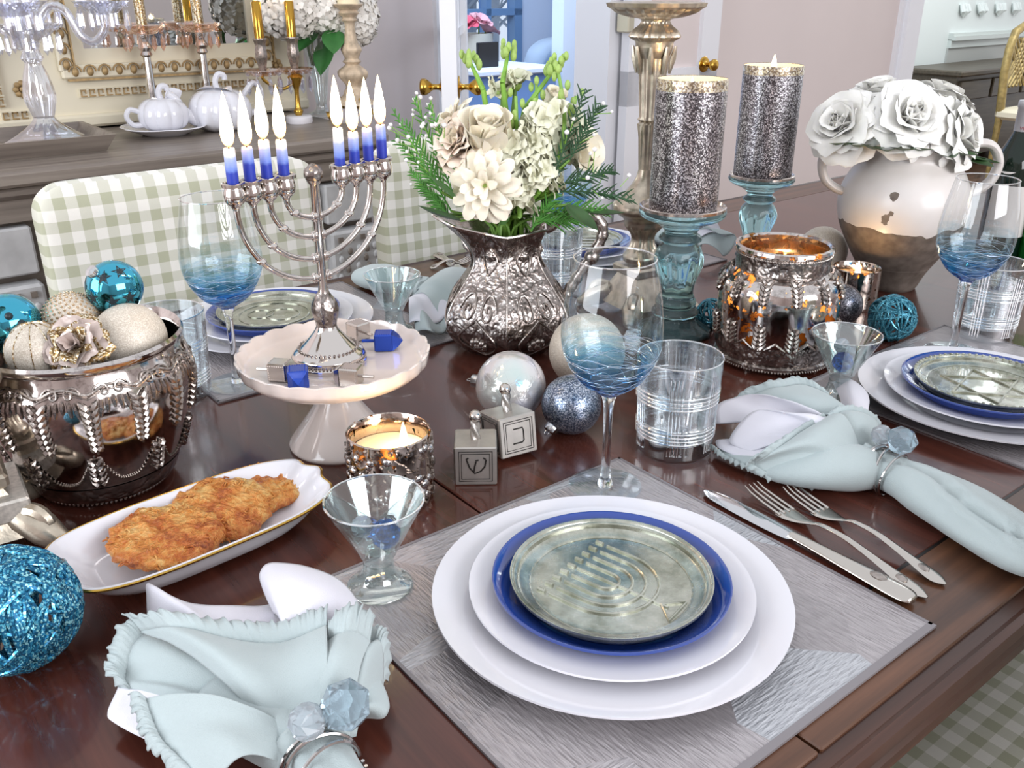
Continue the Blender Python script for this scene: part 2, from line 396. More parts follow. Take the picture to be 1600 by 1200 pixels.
# carved plaster swag on the hall wall
t = thing('carved_wall_ornament', 'pale carved plaster swag on the hall wall above the chair rail', 'ornament', uvz(RV(1540, 10, HV)[0], HV, RV(1540, 10, HV)[1]), BA)
for k in range(4):
    g = G(); x = -.34+k*.27
    for j in range(6):
        a = rnd(-.6,.6); g.tube([(x+a*.05-.05+.02*j, -.012, .02), (x-.05+.02*j+a*.02, -.03, -.03), (x-.04+.017*j, -.014, -.075+.01*abs(j-2.5))], [.012,.016,.005], 6)
    part('leaf_cluster', g, M['hall'], t)
# dark bench and gilt chair in the hall
bu, bz = RV(1540, 102, 3.35); tt = thing('hall_chest', 'dark wooden chest standing in the hall', 'chest', uvz(bu+.1, 3.4, FZ), BA)
M['dkwood'] = wood('dark_hall_wood', '#3c352b', '#5d5344', .4)
H_ = bz-FZ
part('top', G().box((-.75,-.22,H_-.04),(.75,.25,H_), ch=.01), M['dkwood'], tt, smooth=False)
part('body', G().box((-.72,-.17,.1),(.72,.22,H_-.04)), M['dkwood'], tt, smooth=False)
for k in range(3): part('drawer', G().box((-.68+k*.46,-.19,H_-.2),(-.26+k*.46,-.16,H_-.07), ch=.006), M['dkwood'], tt, smooth=False)
for sx in (-.68,.62):
    for sy in (-.16,.15): part('leg', G().box((sx,sy,0),(sx+.06,sy+.06,.12)), M['dkwood'], tt, smooth=False)
cu, cz = RV(1588, 45, 3.0); tt = thing('gilt_chair', 'gilt chair with woven openwork back in the hall', 'chair', uvz(cu+.13, 2.95, FZ), BA)
M['giltwood'] = pm('worn_gilt_wood', '#a08a55', .42, .3, var=.3, vs=30)
H_ = cz-FZ; g = G(); g.tube([(-.22,.0,.42),(-.235,.02,.7),(-.21,.03,H_-.12),(-.15,.04,H_-.02),(0,.04,H_+.03),(.15,.04,H_-.02),(.21,.03,H_-.12),(.235,.02,.7),(.22,0,.42)], .028, 10)
part('back_frame', g, M['giltwood'], tt)
for k in range(7):
    x = -.15+k*.05
    for s in (-1,1): part('lattice_bar', G().tube([(max(-.2,min(.2,x-s*.16)),.03,.6),(max(-.2,min(.2,x+s*.12)),.035,H_-.06)], .009, 6), M['giltwood'], tt)
part('seat', G().box((-.25,-.45,.4),(.25,.03,.47), ch=.02), M['cream'], tt)
for sx in (-.22,.22):
    for sy in (-.42,0): part('leg', G().tube([(sx,sy,0),(sx,sy,.42)], [.014,.026], 8), M['giltwood'], tt)
# ------------------------------------------------------------------ sunroom beyond the french doors
SV = 5.6
wu0, wu1 = RV(705, 20, SV)[0], RV(812, 20, SV)[0]; wzb = RV(760, 102, SV)[1]-.12
wu2, wu3 = RV(866, 20, SV)[0], RV(866, 20, SV)[0]+.9
g = slab(1.0, wu0, SV, SV+.12, FZ, 2.4); slab(wu1, wu2, SV, SV+.12, FZ, 2.4, g); slab(wu3, 9, SV, SV+.12, FZ, 2.4, g)
slab(wu0, wu1, SV, SV+.12, FZ, wzb, g); slab(wu2, wu3, SV, SV+.12, FZ, wzb, g)
fr(struct('wall_sunroom', g, M['sunwall'], 'sunroom wall between the windows, coloured blue for daylight'))
M['bluebar'] = pm('blue_grey_window_paint', '#6f93bd', .5)
w = winframe('window_3', wu0, wu1, SV-.03, SV+.06, wzb, 2.2, 2, 5, True, M['bluebar'], .07, .045)
part('pane', G().box((wu0, SV+.03, wzb), (wu1, SV+.036, 2.2)), PANE, w, smooth=False)
w = winframe('window_4', wu2, wu3, SV-.03, SV+.06, wzb, 2.2, 3, 5, True, M['bluebar'], .06, .04)
part('pane', G().box((wu2, SV+.03, wzb), (wu3, SV+.036, 2.2)), PANE, w, smooth=False)
su = RV(905, 100, 3.4)[0]
fr(struct('wall_sunroom_side', slab(RV(880, 60, 4.2)[0], 6.2, 4.2, 4.3, FZ, 2.4), M['sunwall'], 'return wall inside the sunroom, coloured blue for daylight'))
M['bark'] = pm('pale_winter_bark', '#8d97a3', .9)
for k, (px, v) in enumerate([(728, 8.6), (768, 11), (800, 14), (872, 16)]):
    u = RV(px, 50, v)[0]; t = thing('bare_tree', ['bare winter tree seen through the left pane of the sunroom window', 'bare winter tree seen beside the middle bar of the sunroom window', 'bare winter tree near the right frame of the sunroom window', 'bare winter tree seen through the narrow sunroom window'][k], 'tree', uvz(u, v, FZ), 0, 'winter trees outside')
    g = G(); g.tube([(0,0,0),(.05,0,1.6),(0,.05,3.2),(.1,0,5)], [.1,.08,.06,.03], 7); part('trunk', g, M['bark'], t)
    g = G()
    for j in range(26):
        z = rnd(.5, 4.4); a = rnd(0,TAU); l = rnd(.5,1.3); q = [(0,0,z),(cos(a)*l*.5,sin(a)*l*.5,z+l*.3),(cos(a)*l,sin(a)*l,z+l*.8)]
        g.tube(q, [.03,.018,.008], 5)
        for m in range(3): b = a+rnd(-1,1); s_ = Vector(q[1]).lerp(Vector(q[2]), rnd(.1,.9)); g.tube([s_, s_+Vector((cos(b)*.3,sin(b)*.3,.3))], [.012,.006], 4)
    part('branches', g, M['bark'], t)
# sunroom table with a dark picture frame, a flower pot on a stand, an armchair
tu, tz = RV(772, 103, 4.3); t = thing('sunroom_table', 'pale blue table in the sunroom', 'table', uvz(tu, 4.3, FZ), BA)
H_ = tz-FZ
part('table_top', G().box((-.28,-.25,H_-.03),(.3,.25,H_), ch=.006), M['sunwall'], t, smooth=False)
part('skirt', G().box((-.25,-.22,H_-.5),(.27,.22,H_-.03)), pm('blue_table_skirt', '#6f94cf', .8), t, smooth=False)
for sx in (-.24,.22):
    for sy in (-.2,.16): part('leg', G().box((sx,sy,0),(sx+.04,sy+.04,H_-.5)), M['sunwall'], t, smooth=False)
fu, fz = RV(762, 97, 4.25); q = uvz(fu, 4.25, tz)
t = thing('picture_frame', 'small dark picture frame standing on the sunroom table', 'frame', q, BA+.1)
part('frame', G().box((-.075,-.01,0),(.075,.012,.13), ch=.003), pm('dark_frame', '#15171c', .3), t, smooth=False)
part('easel_back', G().box((-.012,.01,0),(.012,.05,.09)), M['legwood'], t, smooth=False)
pu, pz = RV(742, 60, 4.95); t = thing('planter_stand', 'tall pale woven planter by the sunroom window', 'planter', uvz(pu, 4.95, FZ), BA)
H_ = RV(738, 52, 4.95)[1]-FZ
g = G(); g.lathe([(.10,0),(.105,H_*.5),(.115,H_),(.10,H_),(.095,H_-.05)], 24, lambda a,z,i: 1+.015*cos(24*a)); part('pot', g, pm('pale_wicker', '#c9c8bd', .8, bs=.4, bscale=150), t)
part('soil', G().lathe([(.098,H_-.05),(0,H_-.045)], 16, cap=False), M['legwood'], t)
def petal_mesh(name, w, h, cup, curl, mat, ruf=0, nu=7, nv=8, tip=0):
    def fn(i, j):
        s = i*2-1; wd = w*(sin(PI*(.10+.62*j**.8))**.8)*(1-tip*max(0,j-.6)*2); x = s*wd
        y = -cup*(s*s)*(.4+.6*j)*1.0+curl*j*j*j
        return (x, y+ruf*sin(s*5+j*3)*j, h*j*(1-.10*s*s*(1 if j > .5 else 0))-abs(curl)*.35*j**4)
    me = G().grid(fn, nu, nv).mesh(name); setmat(me, mat); return me
def bloom(parent, meshes, spec, jit=.1):   # spec rows: mesh index, count, ring radius, tilt, z, scale
    ph = 0
    for mi, n, rr, tilt, z, sc in spec:
        ph += 1.1
        for k in range(n):
            a = ph+TAU*k/n+rnd(-jit,jit); s = sc*rnd(.93,1.07)
            part('petal', meshes[mi], None, parent, M=Matrix.Rotation(a,4,'Z')@Tm(0,rr,z)@Matrix.Rotation(-tilt+rnd(-jit,jit),4,'X')@Matrix.Diagonal((s,s,s,1)))
def setmat(me, mat):
    if mat is not None and not me.materials: me.materials.append(mat)
M['pinkpetal'] = pm('pink_petal', '#e06a86', .6); M['palepink'] = pm('pale_pink_petal', '#e8b6c4', .6)
pk = [petal_mesh('petal', .045, .09, .02, .02, M['pinkpetal']), petal_mesh('petal', .045, .09, .02, .02, M['palepink'])]
M['stem'] = pm('green_stem', '#6d9440', .5, var=.2, vs=40); M['leaf'] = pm('dark_green_leaf', '#3c5a34', .45, var=.3, vs=40)
for k, (px, py, i) in enumerate([(727, 42, 0), (748, 38, 1), (758, 50, 1)]):
    u, z = RV(px, py, 4.9); f = thing('pink_flower', ['bright pink flower at the left of the sunroom planter', 'pale pink flower at the top of the sunroom planter', 'pale pink flower leaning right over the sunroom planter'][k], 'flower', uvz(u, 4.9, z), 0, 'flowers in the sunroom planter', rot=(.5,0,k))
    bloom(f, pk, [(i,5,.004,.5,0,.8),(i,6,.008,1.0,0,1)])
    part('stem', G().tube([(0,0,0),(0,.0,-.13)], .005, 6), M['stem'], f, M=Rm(.5,0,k).inverted())
au, az = RV(838, 66, 5.0); t = thing('armchair', 'pale blue upholstered armchair in the sunroom', 'armchair', uvz(au+.40, 4.9, FZ), BA+.15)
M['bluefab'] = pm('pale_blue_fabric', '#c3d8f0', .9); H_ = az-FZ
part('backrest', G().grid(lambda i,j: ((i-.5)*.72*(1-.25*max(0,j-.7)), .2+.12*abs(sin(j*PI))*(.5) - (.2 if j<.01 else 0)*0, .25+(H_-.25)*(j-.0)-.08*(2*i-1)**4*j), 18, 12), M['bluefab'], t); solid(t.children[0], .14)
part('seat', G().box((-.34,-.4,.22),(.34,.2,.45), ch=.05), M['bluefab'], t)
for s in (-1,1): part('arm', G().tube([(s*.37,-.4,.5),(s*.38,-.1,.55),(s*.37,.2,.62)], .085, 14), M['bluefab'], t)
for sx in (-.28,.28):
    for sy in (-.34,.2): part('leg', G().tube([(sx,sy,0),(sx,sy,.24)], .022, 8), M['legwood'], t)
# ================================================================== dining table
TU0, TU1, TV0, TV1 = -1.0, 2.36, .217, 1.372
t = thing('dining_table', 'dark walnut dining table with leaf seams and moulded edge', 'table', uvz(.68, .79, FZ), BA)
TM = Tm(-.68, -.79, TZ)
BV = .09
for a, b in ((TU0+BV, .437), (.4395, 1.02), (1.0225, TU1-BV)):
    part('table_leaf', G().box((a, TV0+BV+.002, -.028), (b, TV1-BV-.002, 0), TM, ch=.0012), M['table'], t, smooth=False)
for a, b in ((TU0, .437), (.4395, 1.02), (1.0225, TU1)):
    part('border_board', G().box((a, TV0+.012, -.028), (b, TV0+BV, 0), TM, ch=.0012), M['table_x'], t, smooth=False)
    part('border_board', G().box((a, TV1-BV, -.028), (b, TV1-.012, 0), TM, ch=.0012), M['table_x'], t, smooth=False)
for a, b in ((TU0, TU0+BV-.001), (TU1-BV+.001, TU1)): part('end_board', G().box((a, TV0+BV+.001, -.028), (b, TV1-BV-.001, 0), TM, ch=.0012), M['table_x'], t, smooth=False)
part('inlay_strip', G().box((TU0+BV, TV0+BV-.0005, -.02), (TU1-BV, TV0+BV+.0025, -.0006), TM), M['inlay'], t, smooth=False)
part('subtop', G().box((TU0+.04, TV0+.04, -.04), (TU1-.04, TV1-.04, -.0285), TM), M['table_edge'], t, smooth=False)
for vv, sgn in ((TV0, -1), (TV1, 1)):
    prof = [(0,-.003),(.004,-.001),(.010,-.003),(.013,-.010),(.009,-.018),(.005,-.021),(.010,-.026),(.011,-.034),(.004,-.042),(-.012,-.044),(-.012,-.003)]
    pts = [(sgn*y, z) for y, z in prof]; V = []; n = len(pts)
    for x in (TU0-.012, TU1+.012): V += [(x, vv-sgn*.001+y, z) for y, z in pts]
    F = [(i,(i+1)%n,n+(i+1)%n,n+i) for i in range(n)]+[tuple(range(n)), tuple(range(2*n-1,n-1,-1))]
    part('edge_moulding', G().add(V, F, TM), M['table_edge'], t, auto=25)
for uu in (TU0-.012, TU1): part('edge_moulding', G().box((uu, TV0, -.044), (uu+.012, TV1, -.002), TM, ch=.004), M['table_edge'], t, smooth=False)
for vv in (TV0+.07, TV1-.09): part('apron', G().box((TU0+.1, vv, -.13), (TU1-.1, vv+.02, -.04), TM), M['table_edge'], t, smooth=False)
for uu in (TU0+.12, TU1-.12):
    for vv in (TV0+.12, TV1-.12): part('leg', G().lathe([(.025,0),(.03,.05),(.028,.3),(.045,.5),(.04,.6),(.045,.62),(.045,TZ-.04)], 20, M=Tm(uu-.68, vv-.79, 0)), M['table_edge'], t)
# ================================================================== chairs in sage gingham
def make_chair(label, u, v, rz, bw=.46, bh=.95, group='gingham dining chairs'):
    t = thing('gingham_chair', label, 'chair', uvz(u, v, FZ), BA+rz, group)
    def back(i, j):
        a = TAU*i; ex = lambda q: (abs(q)**.28)*(1 if q >= 0 else -1)
        x = ex(cos(a))*bw/2; y = ex(sin(a))*.032; z = .30+(bh-.30)*j
        k = max(0, (j-.92)/.08); x *= 1-.11*(1-math.sqrt(max(0,1-k*k))); y *= 1-.45*k*k; z -= .012*k*k*abs(cos(a))**8
        y += .02*sin(PI*j)+.0+.09*(1-j)*-1
        return (x, y, z)
    g = G(); g.grid(lambda i,j: back(i, 1-(1-j)**2.2), 56, 34, wrap=True); n0 = 33*56; g.f.append(tuple(range(n0, n0+56)))
    part('backrest', g, M['gback'], t, auto=60)
    part('seat', G().box((-.24,-.53,.38),(.24,-.02,.48), ch=.03), M['gseat'], t, auto=50)
    part('skirt', G().box((-.235,-.525,.27),(.235,-.03,.38)), M['gback'], t, smooth=False)
    for sx in (-.21,.21):
        for sy in (-.49,-.07): part('leg', G().tube([(sx,sy,0),(sx,sy,.3)], [.017,.026], 8), M['legwood'], t)
    return t
ch = make_chair('sage gingham chair facing the left back place setting behind the menorah', .50, 1.50, 0)
c2 = dup(ch, uvz(1.10, 1.53, FZ), BA, 'sage gingham chair behind the silver pitcher, next to the menorah chair')
q = P(1520, 1130, -.28); u = q.x*CB+q.y*SB; v = -q.x*SB+q.y*CB
c3 = dup(ch, uvz(u+.02, v-.28, FZ), BA+PI, 'sage gingham chair pushed under the near table edge at the lower right')
# ================================================================== sideboard
BV0 = 1.97; bu1 = RV(598, 190, BV0)[0]-.0
t = thing('sideboard', 'grey washed wooden sideboard with pale carved pilasters behind the chairs', 'sideboard', uvz(.3, 2.23, FZ), BA)
BM = Tm(-.3, -2.23, TZ); bz = .14
bl = -.55
part('top', G().box((bl, BV0-.03, bz-.03), (bu1, WV-.01, bz), BM, ch=.006), M['greywood'], t, smooth=False)
part('top_moulding', G().box((bl+.01, BV0-.015, bz-.055), (bu1-.01, WV-.02, bz-.03), BM, ch=.008), M['greywood'], t, smooth=False)
part('frieze', G().box((bl+.02, BV0, bz-.10), (bu1-.02, WV-.02, bz-.055), BM), M['greywood'], t, smooth=False)
part('carcase', G().box((bl+.03, BV0+.03, FZ+.1), (bu1-.03, WV-.02, bz-.10), BM), M['greywood'], t, smooth=False)
pu0, pu1 = RV(-60, 400, BV0)[0], RV(42, 330, BV0)[0]
for (a, b) in ((.21, .345), (bu1-.17, bu1-.03)):
    part('drawer_front', G().box((a-(.25 if a < .5 else 0), BV0-.005, bz-.205), (b, BV0+.03, bz-.11), BM, ch=.004), M['greypaint'], t, smooth=False)
    pil = part('pilaster', G().box((a, BV0-.02, FZ+.16), (b, BV0+.03, bz-.222), BM, ch=.006), M['greypaint'], t, smooth=False)
    for k in range(4): part('carved_square', G().box((a+.016+k*.03, BV0-.026, bz-.247), (a+.028+k*.03, BV0-.02, bz-.235), BM), M['greywood'], pil, smooth=False)
    for k in range(5):
        x = a+.018+k*.025; gg = G()
        for j in range(7): gg.ball((x+.004*sin(j*2+k), BV0-.022, bz-.268-j*.022-.004*(k%2)), .007, 8, 6, BM, sq=(1,.7,1.4))
        part('carved_garland', gg, M['greywood'] if k % 2 else M['greypaint'], pil)
for a, b in ((.37, bu1/2+.15), (bu1/2+.17, bu1-.19)):
    d = part('door', G().box((a, BV0+.005, FZ+.16), (b, BV0+.03, bz-.12), BM, ch=.004), M['greywood'], t, smooth=False)
    part('panel', G().box((a+.05, BV0-.003, FZ+.22), (b-.05, BV0+.006, bz-.18), BM, ch=.006), M['greypaint'], d, smooth=False)
for x in (bl+.06, .28, bu1-.1): part('foot', G().lathe([(.025,0),(.035,.05),(.045,.1)], 12, M=Tm(x-.3, BV0+.05-2.23, 0)), M['greywood'], t)
# ================================================================== place settings
def pmat_placemat():
    t = NT('silver_grey_placemat'); v = t.scaled(1,1,1,.6)
    f = t.vor(9, v, 'F1', 1); hh = t.n('ShaderNodeSeparateColor', {0: f}); k = hh.outputs[0]
    a = t.noise(1, 3, t.scaled(420,70,60,.4)); b = t.noise(1, 3, t.scaled(80,380,60,-.5))
    h = t.mix(t.math('GREATER_THAN', k, .5), t.ramp(a, [(0,'#000000'),(1,'#ffffff')]), t.ramp(b, [(0,'#000000'),(1,'#ffffff')]))
    t.set(c=t.mix(t.math('MULTIPLY', h, .75), t.ramp(k, [(0,'#8b8588'),(.5,'#999296'),(1,'#9a9da4')]), t.ramp(k, [(0,'#cdc8ca'),(.5,'#d8d2d3'),(1,'#e2e6ea')])), r=t.math('ADD', t.math('MULTIPLY', hh.outputs[1], .2), .3), m=.55); t.bump(h, .9, .002); return t.m  # striated highlights put into the colour along the line relief
M['placemat'] = pmat_placemat(); M['matedge'] = pm('placemat_hem', '#8a8588', .5, .4)
def placemat(u0, u1, v0, v1, label):
    o = thing('placemat', label, 'placemat', uvz((u0+u1)/2, (v0+v1)/2, 0), BA, 'silver grey placemats'); a, b = (u1-u0)/2, (v1-v0)/2
    part('mat', G().box((-a,-b,0),(a,b,.0022), ch=.0006), M['placemat'], o, smooth=False)
    for s in (-1,1):
        part('hem', G().box((-a,s*b-.003,.0004),(a,s*b+.003 if s<0 else s*b,.0027) if s>0 else (a,s*b+.003,.0027)), M['matedge'], o, smooth=False)
        part('hem', G().box((s*a-.003 if s>0 else s*a,-b,.0004),(s*a if s>0 else s*a+.003,b,.0027)), M['matedge'], o, smooth=False)
    return o
placemat(.262, .617, .250, .600, 'silver grey placemat under the nearest place setting')
placemat(.93, 1.285, .250, .600, 'silver grey placemat under the right hand place setting')
placemat(.336, .69, 1.0, 1.345, 'silver grey placemat under the setting behind the menorah')
placemat(.95, 1.31, 1.03, 1.35, 'silver grey placemat under the far setting behind the pitcher')
def plate_prof(r, h, well=.62, t=.0035):
    return sprof([(0,.003),(r*well*.9,.003),(r*well,.004),(r*(well+.12),h*.55),(r*.97,h),(r,h+.0008)],4)+sprof([(r,h-.0012),(r*.93,h-t*.7),(r*(well+.1),.0015),(r*well*.9,0),(0,0)],3)
def settled(tag, c, emb, z0=.0024):
    c = Vector(c)
    a = thing('dinner_plate', 'large white dinner plate at the bottom of the stack '+tag, 'plate', c+Vector((0,0,z0)), 0, 'dinner plates'); part('plate_body', G().lathe(plate_prof(.1425,.017), 72, cap=False), M['china'], a)
    b = thing('salad_plate', 'white salad plate in the middle of the stack '+tag, 'plate', c+Vector((0,0,z0+.0065)), 0, 'salad plates'); part('plate_body', G().lathe(plate_prof(.113,.016,.6), 64, cap=False), M['china'], b)
    d = thing('blue_plate', 'cobalt blue rimmed plate near the top of the stack '+tag, 'plate', c+Vector((0,0,z0+.0125)), 0, 'blue plates'); part('plate_body', G().lathe(plate_prof(.0945,.017,.72), 64, cap=False), M['blueglaze'], d)
    e = thing('silvered_plate', 'antiqued silver plate '+emb+' on top of the stack '+tag, 'plate', c+Vector((0,0,z0+.0185)), 0, 'silvered plates')
    part('plate_body', G().lathe(plate_prof(.0805,.0125,.8,.003), 72, cap=False), M['mercplate'], e)
    return e
def mercplate():
    t = NT('antiqued_silver_glass'); n = t.noise(45, 5, rough=.65); m = t.noise(9, 3)
    t.set(c=t.mix(t.ramp(m, [(.35,'#000000'),(.7,'#ffffff')]), t.ramp(n, [(.3,'#777a68'),(.6,'#b4b6a6')]), t.ramp(n, [(.25,'#8e9080'),(.6,'#c6c7bd')])), r=t.math('ADD', t.math('MULTIPLY', n, .25), .12), m=.85, coat=.6)
    t.bump(t.noise(160, 3), .12, .001); return t.m
M['mercplate'] = mercplate()
PF = P(953, 930, .012); PF.z = TZ
e = settled('nearest the camera', PF, 'embossed with a menorah')
def emboss(parent, pts, r=.0012, z=.0036, name='embossed_line'): return part(name, G().tube([(x,y,z) for x,y in pts], r, 6), M['mercplate'], parent)
# menorah pattern, its stem pointing right and a little toward the viewer
ang = R(52)
def rotp(x, y): return (x*cos(ang)-y*sin(ang), x*sin(ang)+y*cos(ang))
for k in range(1, 5):
    rr = .0105*k
    pts = [rotp(-rr, .030), rotp(-rr, .004)]+[rotp(rr*cos(a), .004+rr*sin(a)) for a in [PI+PI*i/14 for i in range(15)]]+[rotp(rr, .004), rotp(rr, .030)]
    emboss(e, pts, .0013)
emboss(e, [rotp(0,.032), rotp(0,-.052)]); emboss(e, [rotp(0,-.046), rotp(-.014,-.060), rotp(.014,-.060), rotp(0,-.046)])
for k in range(-4, 5): emboss(e, [rotp(.0105*k,.034), rotp(.0105*k,.041)], .0018, name='embossed_flame')
for s in (-1,1): emboss(e, [((.066+s*.0015*sin(18*a))*cos(a), (.066+s*.0015*sin(18*a))*sin(a)) for a in [TAU*i/180 for i in range(181)]], .0007, name='embossed_border')
PR = P(1536, 618, .012); PR.z = TZ
e = settled('on the right placemat', PR, 'embossed with a star')
for s in (0, PI):
    tri = [(.05*cos(s+.35+TAU*i/3), .05*sin(s+.35+TAU*i/3)) for i in range(4)]
    emboss(e, tri, .0016)
g = G()
for k in range(64): a = TAU*k/64; g.ball((.079*cos(a), .079*sin(a), .0128), .0022, 6, 4)
part('beaded_rim', g, M['mercplate'], e)
PL = P(430, 503, .012); PL.z = TZ
e = settled('behind the menorah', PL, 'embossed with rings')
for rr, x in ((.018,-.02),(.024,.012),(.05,0)): emboss(e, [(x+rr*cos(a), rr*sin(a)) for a in [TAU*i/40 for i in range(41)]], .001)
PB = P(905, 388, .012); PB.z = TZ
e = settled('behind the pitcher', PB, 'embossed with stripes')
for k in range(4): emboss(e, [(-.04,-.03+k*.02),(.04,-.03+k*.02)], .001)

# ------------------------------------------------------------------ drinking glasses
def bluegrad(t):
    z = t.n('ShaderNodeSeparateXYZ', {0: t.tc.outputs['Object']}).outputs[2]
    n = t.math('MULTIPLY', t.math('SUBTRACT', t.noise(1, 4, t.scaled(45,45,230)), .5), .05)
    return t.ramp(t.math('MULTIPLY', t.math('ADD', z, n), 4), [(.40,'#1f7fc0'),(.46,'#429fd4'),(.53,'#90c8e6'),(.60,'#d9edf6'),(.70,'#fcfeff')])
def crackle(t):
    z = t.n('ShaderNodeSeparateXYZ', {0: t.tc.outputs['Object']}).outputs[2]
    m = t.ramp(t.math('MULTIPLY', z, 4), [(.50,'#ffffff'),(.66,'#000000')])
    wv = t.noise(1, 4, t.scaled(60,60,170)); return t.math('MULTIPLY', wv, m)
M['wineblue'] = thin('blue_tinted_blown_glass', grad=bluegrad, bump=crackle, glo=.2); M['clear'] = thin('clear_thin_glass', '#f6fafc', .25)
M['rimglass'] = thin('glass_lip', '#ffffff', 1.6, rough=.05); M['stemglass'] = glass('clear_stem_glass', '#ffffff', 1.35)
BOWL_P = sprof([(.004,.100),(.012,.103),(.030,.116),(.043,.138),(.0475,.160),(.0455,.190),(.0400,.220),(.0372,.234)],4)
def wine(loc, label):
    t = thing('wine_glass', label, 'wine glass', loc, 0, 'blue tinted wine glasses')
    part('bowl', bowlm, M['wineblue'], t); part('stem', stemm, M['stemglass'], t); part('foot', footm, M['clear'], t); part('rim', rimm, None, t); part('crackle_threads', threadm, None, t, kind='stuff')
    return t
bowlm = G().lathe(BOWL_P, 64, cap=False).mesh('bowl'); stemm = G().lathe(sprof([(.0085,.002),(.0052,.012),(.0042,.04),(.0045,.08),(.0065,.096),(.011,.1025)],3), 20).mesh('stem')
footm = G().lathe([(0,.0035),(.010,.003),(.034,.0012),(.0365,.0004),(.034,0),(0,0)], 48, cap=False).mesh('foot'); rimm = G().tube([(.0372*cos(a),.0372*sin(a),.2342) for a in [TAU*i/64 for i in range(64)]], .0008, 6, closed=True).mesh('rim'); cg = G()
for k_ in range(13):
    zb_ = .106+.0034*k_; pts_ = []
    for i_ in range(72):
        a_ = TAU*i_/72; z_ = zb_+.0026*sin(3*a_+k_*1.7)+.0012*sin(7*a_+k_*2.9); bi_ = min(range(len(BOWL_P)), key=lambda q_: abs(BOWL_P[q_][1]-z_)); bj_ = min(max(bi_+(1 if BOWL_P[bi_][1] < z_ else -1), 0), len(BOWL_P)-1)
        w_ = 0 if bj_ == bi_ else (z_-BOWL_P[bi_][1])/(BOWL_P[bj_][1]-BOWL_P[bi_][1]); r_ = BOWL_P[bi_][0]+(BOWL_P[bj_][0]-BOWL_P[bi_][0])*w_; pts_.append((r_*cos(a_), r_*sin(a_), z_))
    cg.tube(pts_, .00028, 4, closed=True)
threadm = cg.mesh('crackle_threads'); setmat(threadm, thin('blue_glass_thread', '#a9d8ee', 1.5, rough=.1))
setmat(footm, M['clear']); setmat(rimm, M['rimglass'])
ZM = .0028
wine(P(945, 758, ZM), 'blue bottomed wine glass on the nearest placemat')
wine(P(1488, 548, ZM), 'blue bottomed wine glass beside the tumbler at the right edge')
wine(P(371, 598, ZM), 'blue bottomed wine glass left of the menorah')
wine(P(878, 428, ZM), 'blue bottomed wine glass half hidden behind the pitcher')
M['cut'] = thin('cut_crystal', '#f6fafc', .7, rough=.03)
def tumbler_mesh():
    def bun(x, c, w, n):     # a bundle of n grooves
        d = (x-c)/w
        return max(0, cos(d*PI*n)) if abs(d) < .5 else 0
    g = G(); nt, nz = 400, 120
    def fn(i, j):
        a = TAU*i; z = .108*j; r = .0405+.0042*j
        q = 0
        k = (i*5) % 1
        q = max(q, bun(k, .5, .34, 5)) if .1 < j < .93 else 0
        if j < .93:
            for c in (.30, .66): q = max(q, bun(j, c, .15, 5))
        r -= .0017*q
        if j < .04: r -= .004*(1-j/.04)
        return (r*cos(a), r*sin(a), z)
    g.grid(fn, nt, nz, wrap=True); o = len(g.v); g.f.append(tuple(range(nt-1,-1,-1)))
    pr = [(.0437,.1088),(.0428,.1085),(.0415,.08),(.0395,.03),(.036,.018),(0,.016)]
    last = (nz-1)*nt
    g.lathe(pr, nt, cap=False)
    for k in range(nt): g.f.append((last+k, last+(k+1)%nt, o+(k+1)%nt, o+k))
    return g.mesh('glass_body')
tm = tumbler_mesh(); setmat(tm, M['cut']); tumrim = G().tube([(.0442*cos(a),.0442*sin(a),.1086) for a in [TAU*i/64 for i in range(64)]], .0009, 6, closed=True).mesh('rim'); setmat(tumrim, M['rimglass']); cg = G()
for b_ in range(6):
    for i_ in range(4):
        a_ = TAU*b_/6+(i_-1.5)*.085; cg.tube([((.0408+.0042*j_/10)*cos(a_), (.0408+.0042*j_/10)*sin(a_), .010+.088*j_/10) for j_ in range(11)], .0006, 4)
for z0_ in (.030, .070):
    for i_ in range(4):
        z_ = z0_+(i_-1.5)*.0042; r_ = .0408+.0042*z_/.108; cg.tube([(r_*cos(a), r_*sin(a), z_) for a in [TAU*q/72 for q in range(72)]], .0006, 4, closed=True)
tumcut = cg.mesh('cut_lines'); setmat(tumcut, M['rimglass'])
def tumbler(loc, label, rz=0):
    t = thing('cut_glass_tumbler', label, 'tumbler', loc, rz, 'cut glass tumblers'); part('glass_body', tm, None, t); part('rim', tumrim, None, t); part('cut_lines', tumcut, None, t, kind='stuff'); return t
tumbler(P(1052, 700), 'plaid cut glass tumbler beside the nearest wine glass', .3)
tumbler(P(1534, 524), 'plaid cut glass tumbler at the right edge by the bottles', .8)
tumbler(P(278, 618), 'plaid cut glass tumbler half hidden behind the ornament bowl')
tumbler(P(866, 452), 'plaid cut glass tumbler half hidden behind the pitcher', .2)
M['beadclear'] = glass('clear_bead', '#e9f3fb', 1.35, tr=.7); M['beadblue'] = glass('blue_bead', '#2f6fc0', 1.5)
coup = G().lathe([(.0395,.083),(.040,.0835),(.0405,.083)]+sprof([(.0400,.0815),(.028,.058),(.0165,.036),(.0155,.033),(.0125,.028),(.0125,.024)],2), 48, cap=False).mesh('cup')
coupin = G().lathe([(.0385,.083),(.026,.058),(.014,.038),(0,.035)], 48, cap=False).mesh('cup_lining')
coupf = G().lathe(sprof([(.0125,.026),(.0135,.016),(.018,.008),(.026,.003),(.0275,.001),(.026,0)],3)+[(0,0)], 40, cap=False).mesh('foot')
M['clear2'] = thin('thick_clear_glass', '#eef6f6', .5)
for m_ in (coup, coupin, coupf): setmat(m_, M['clear2'])
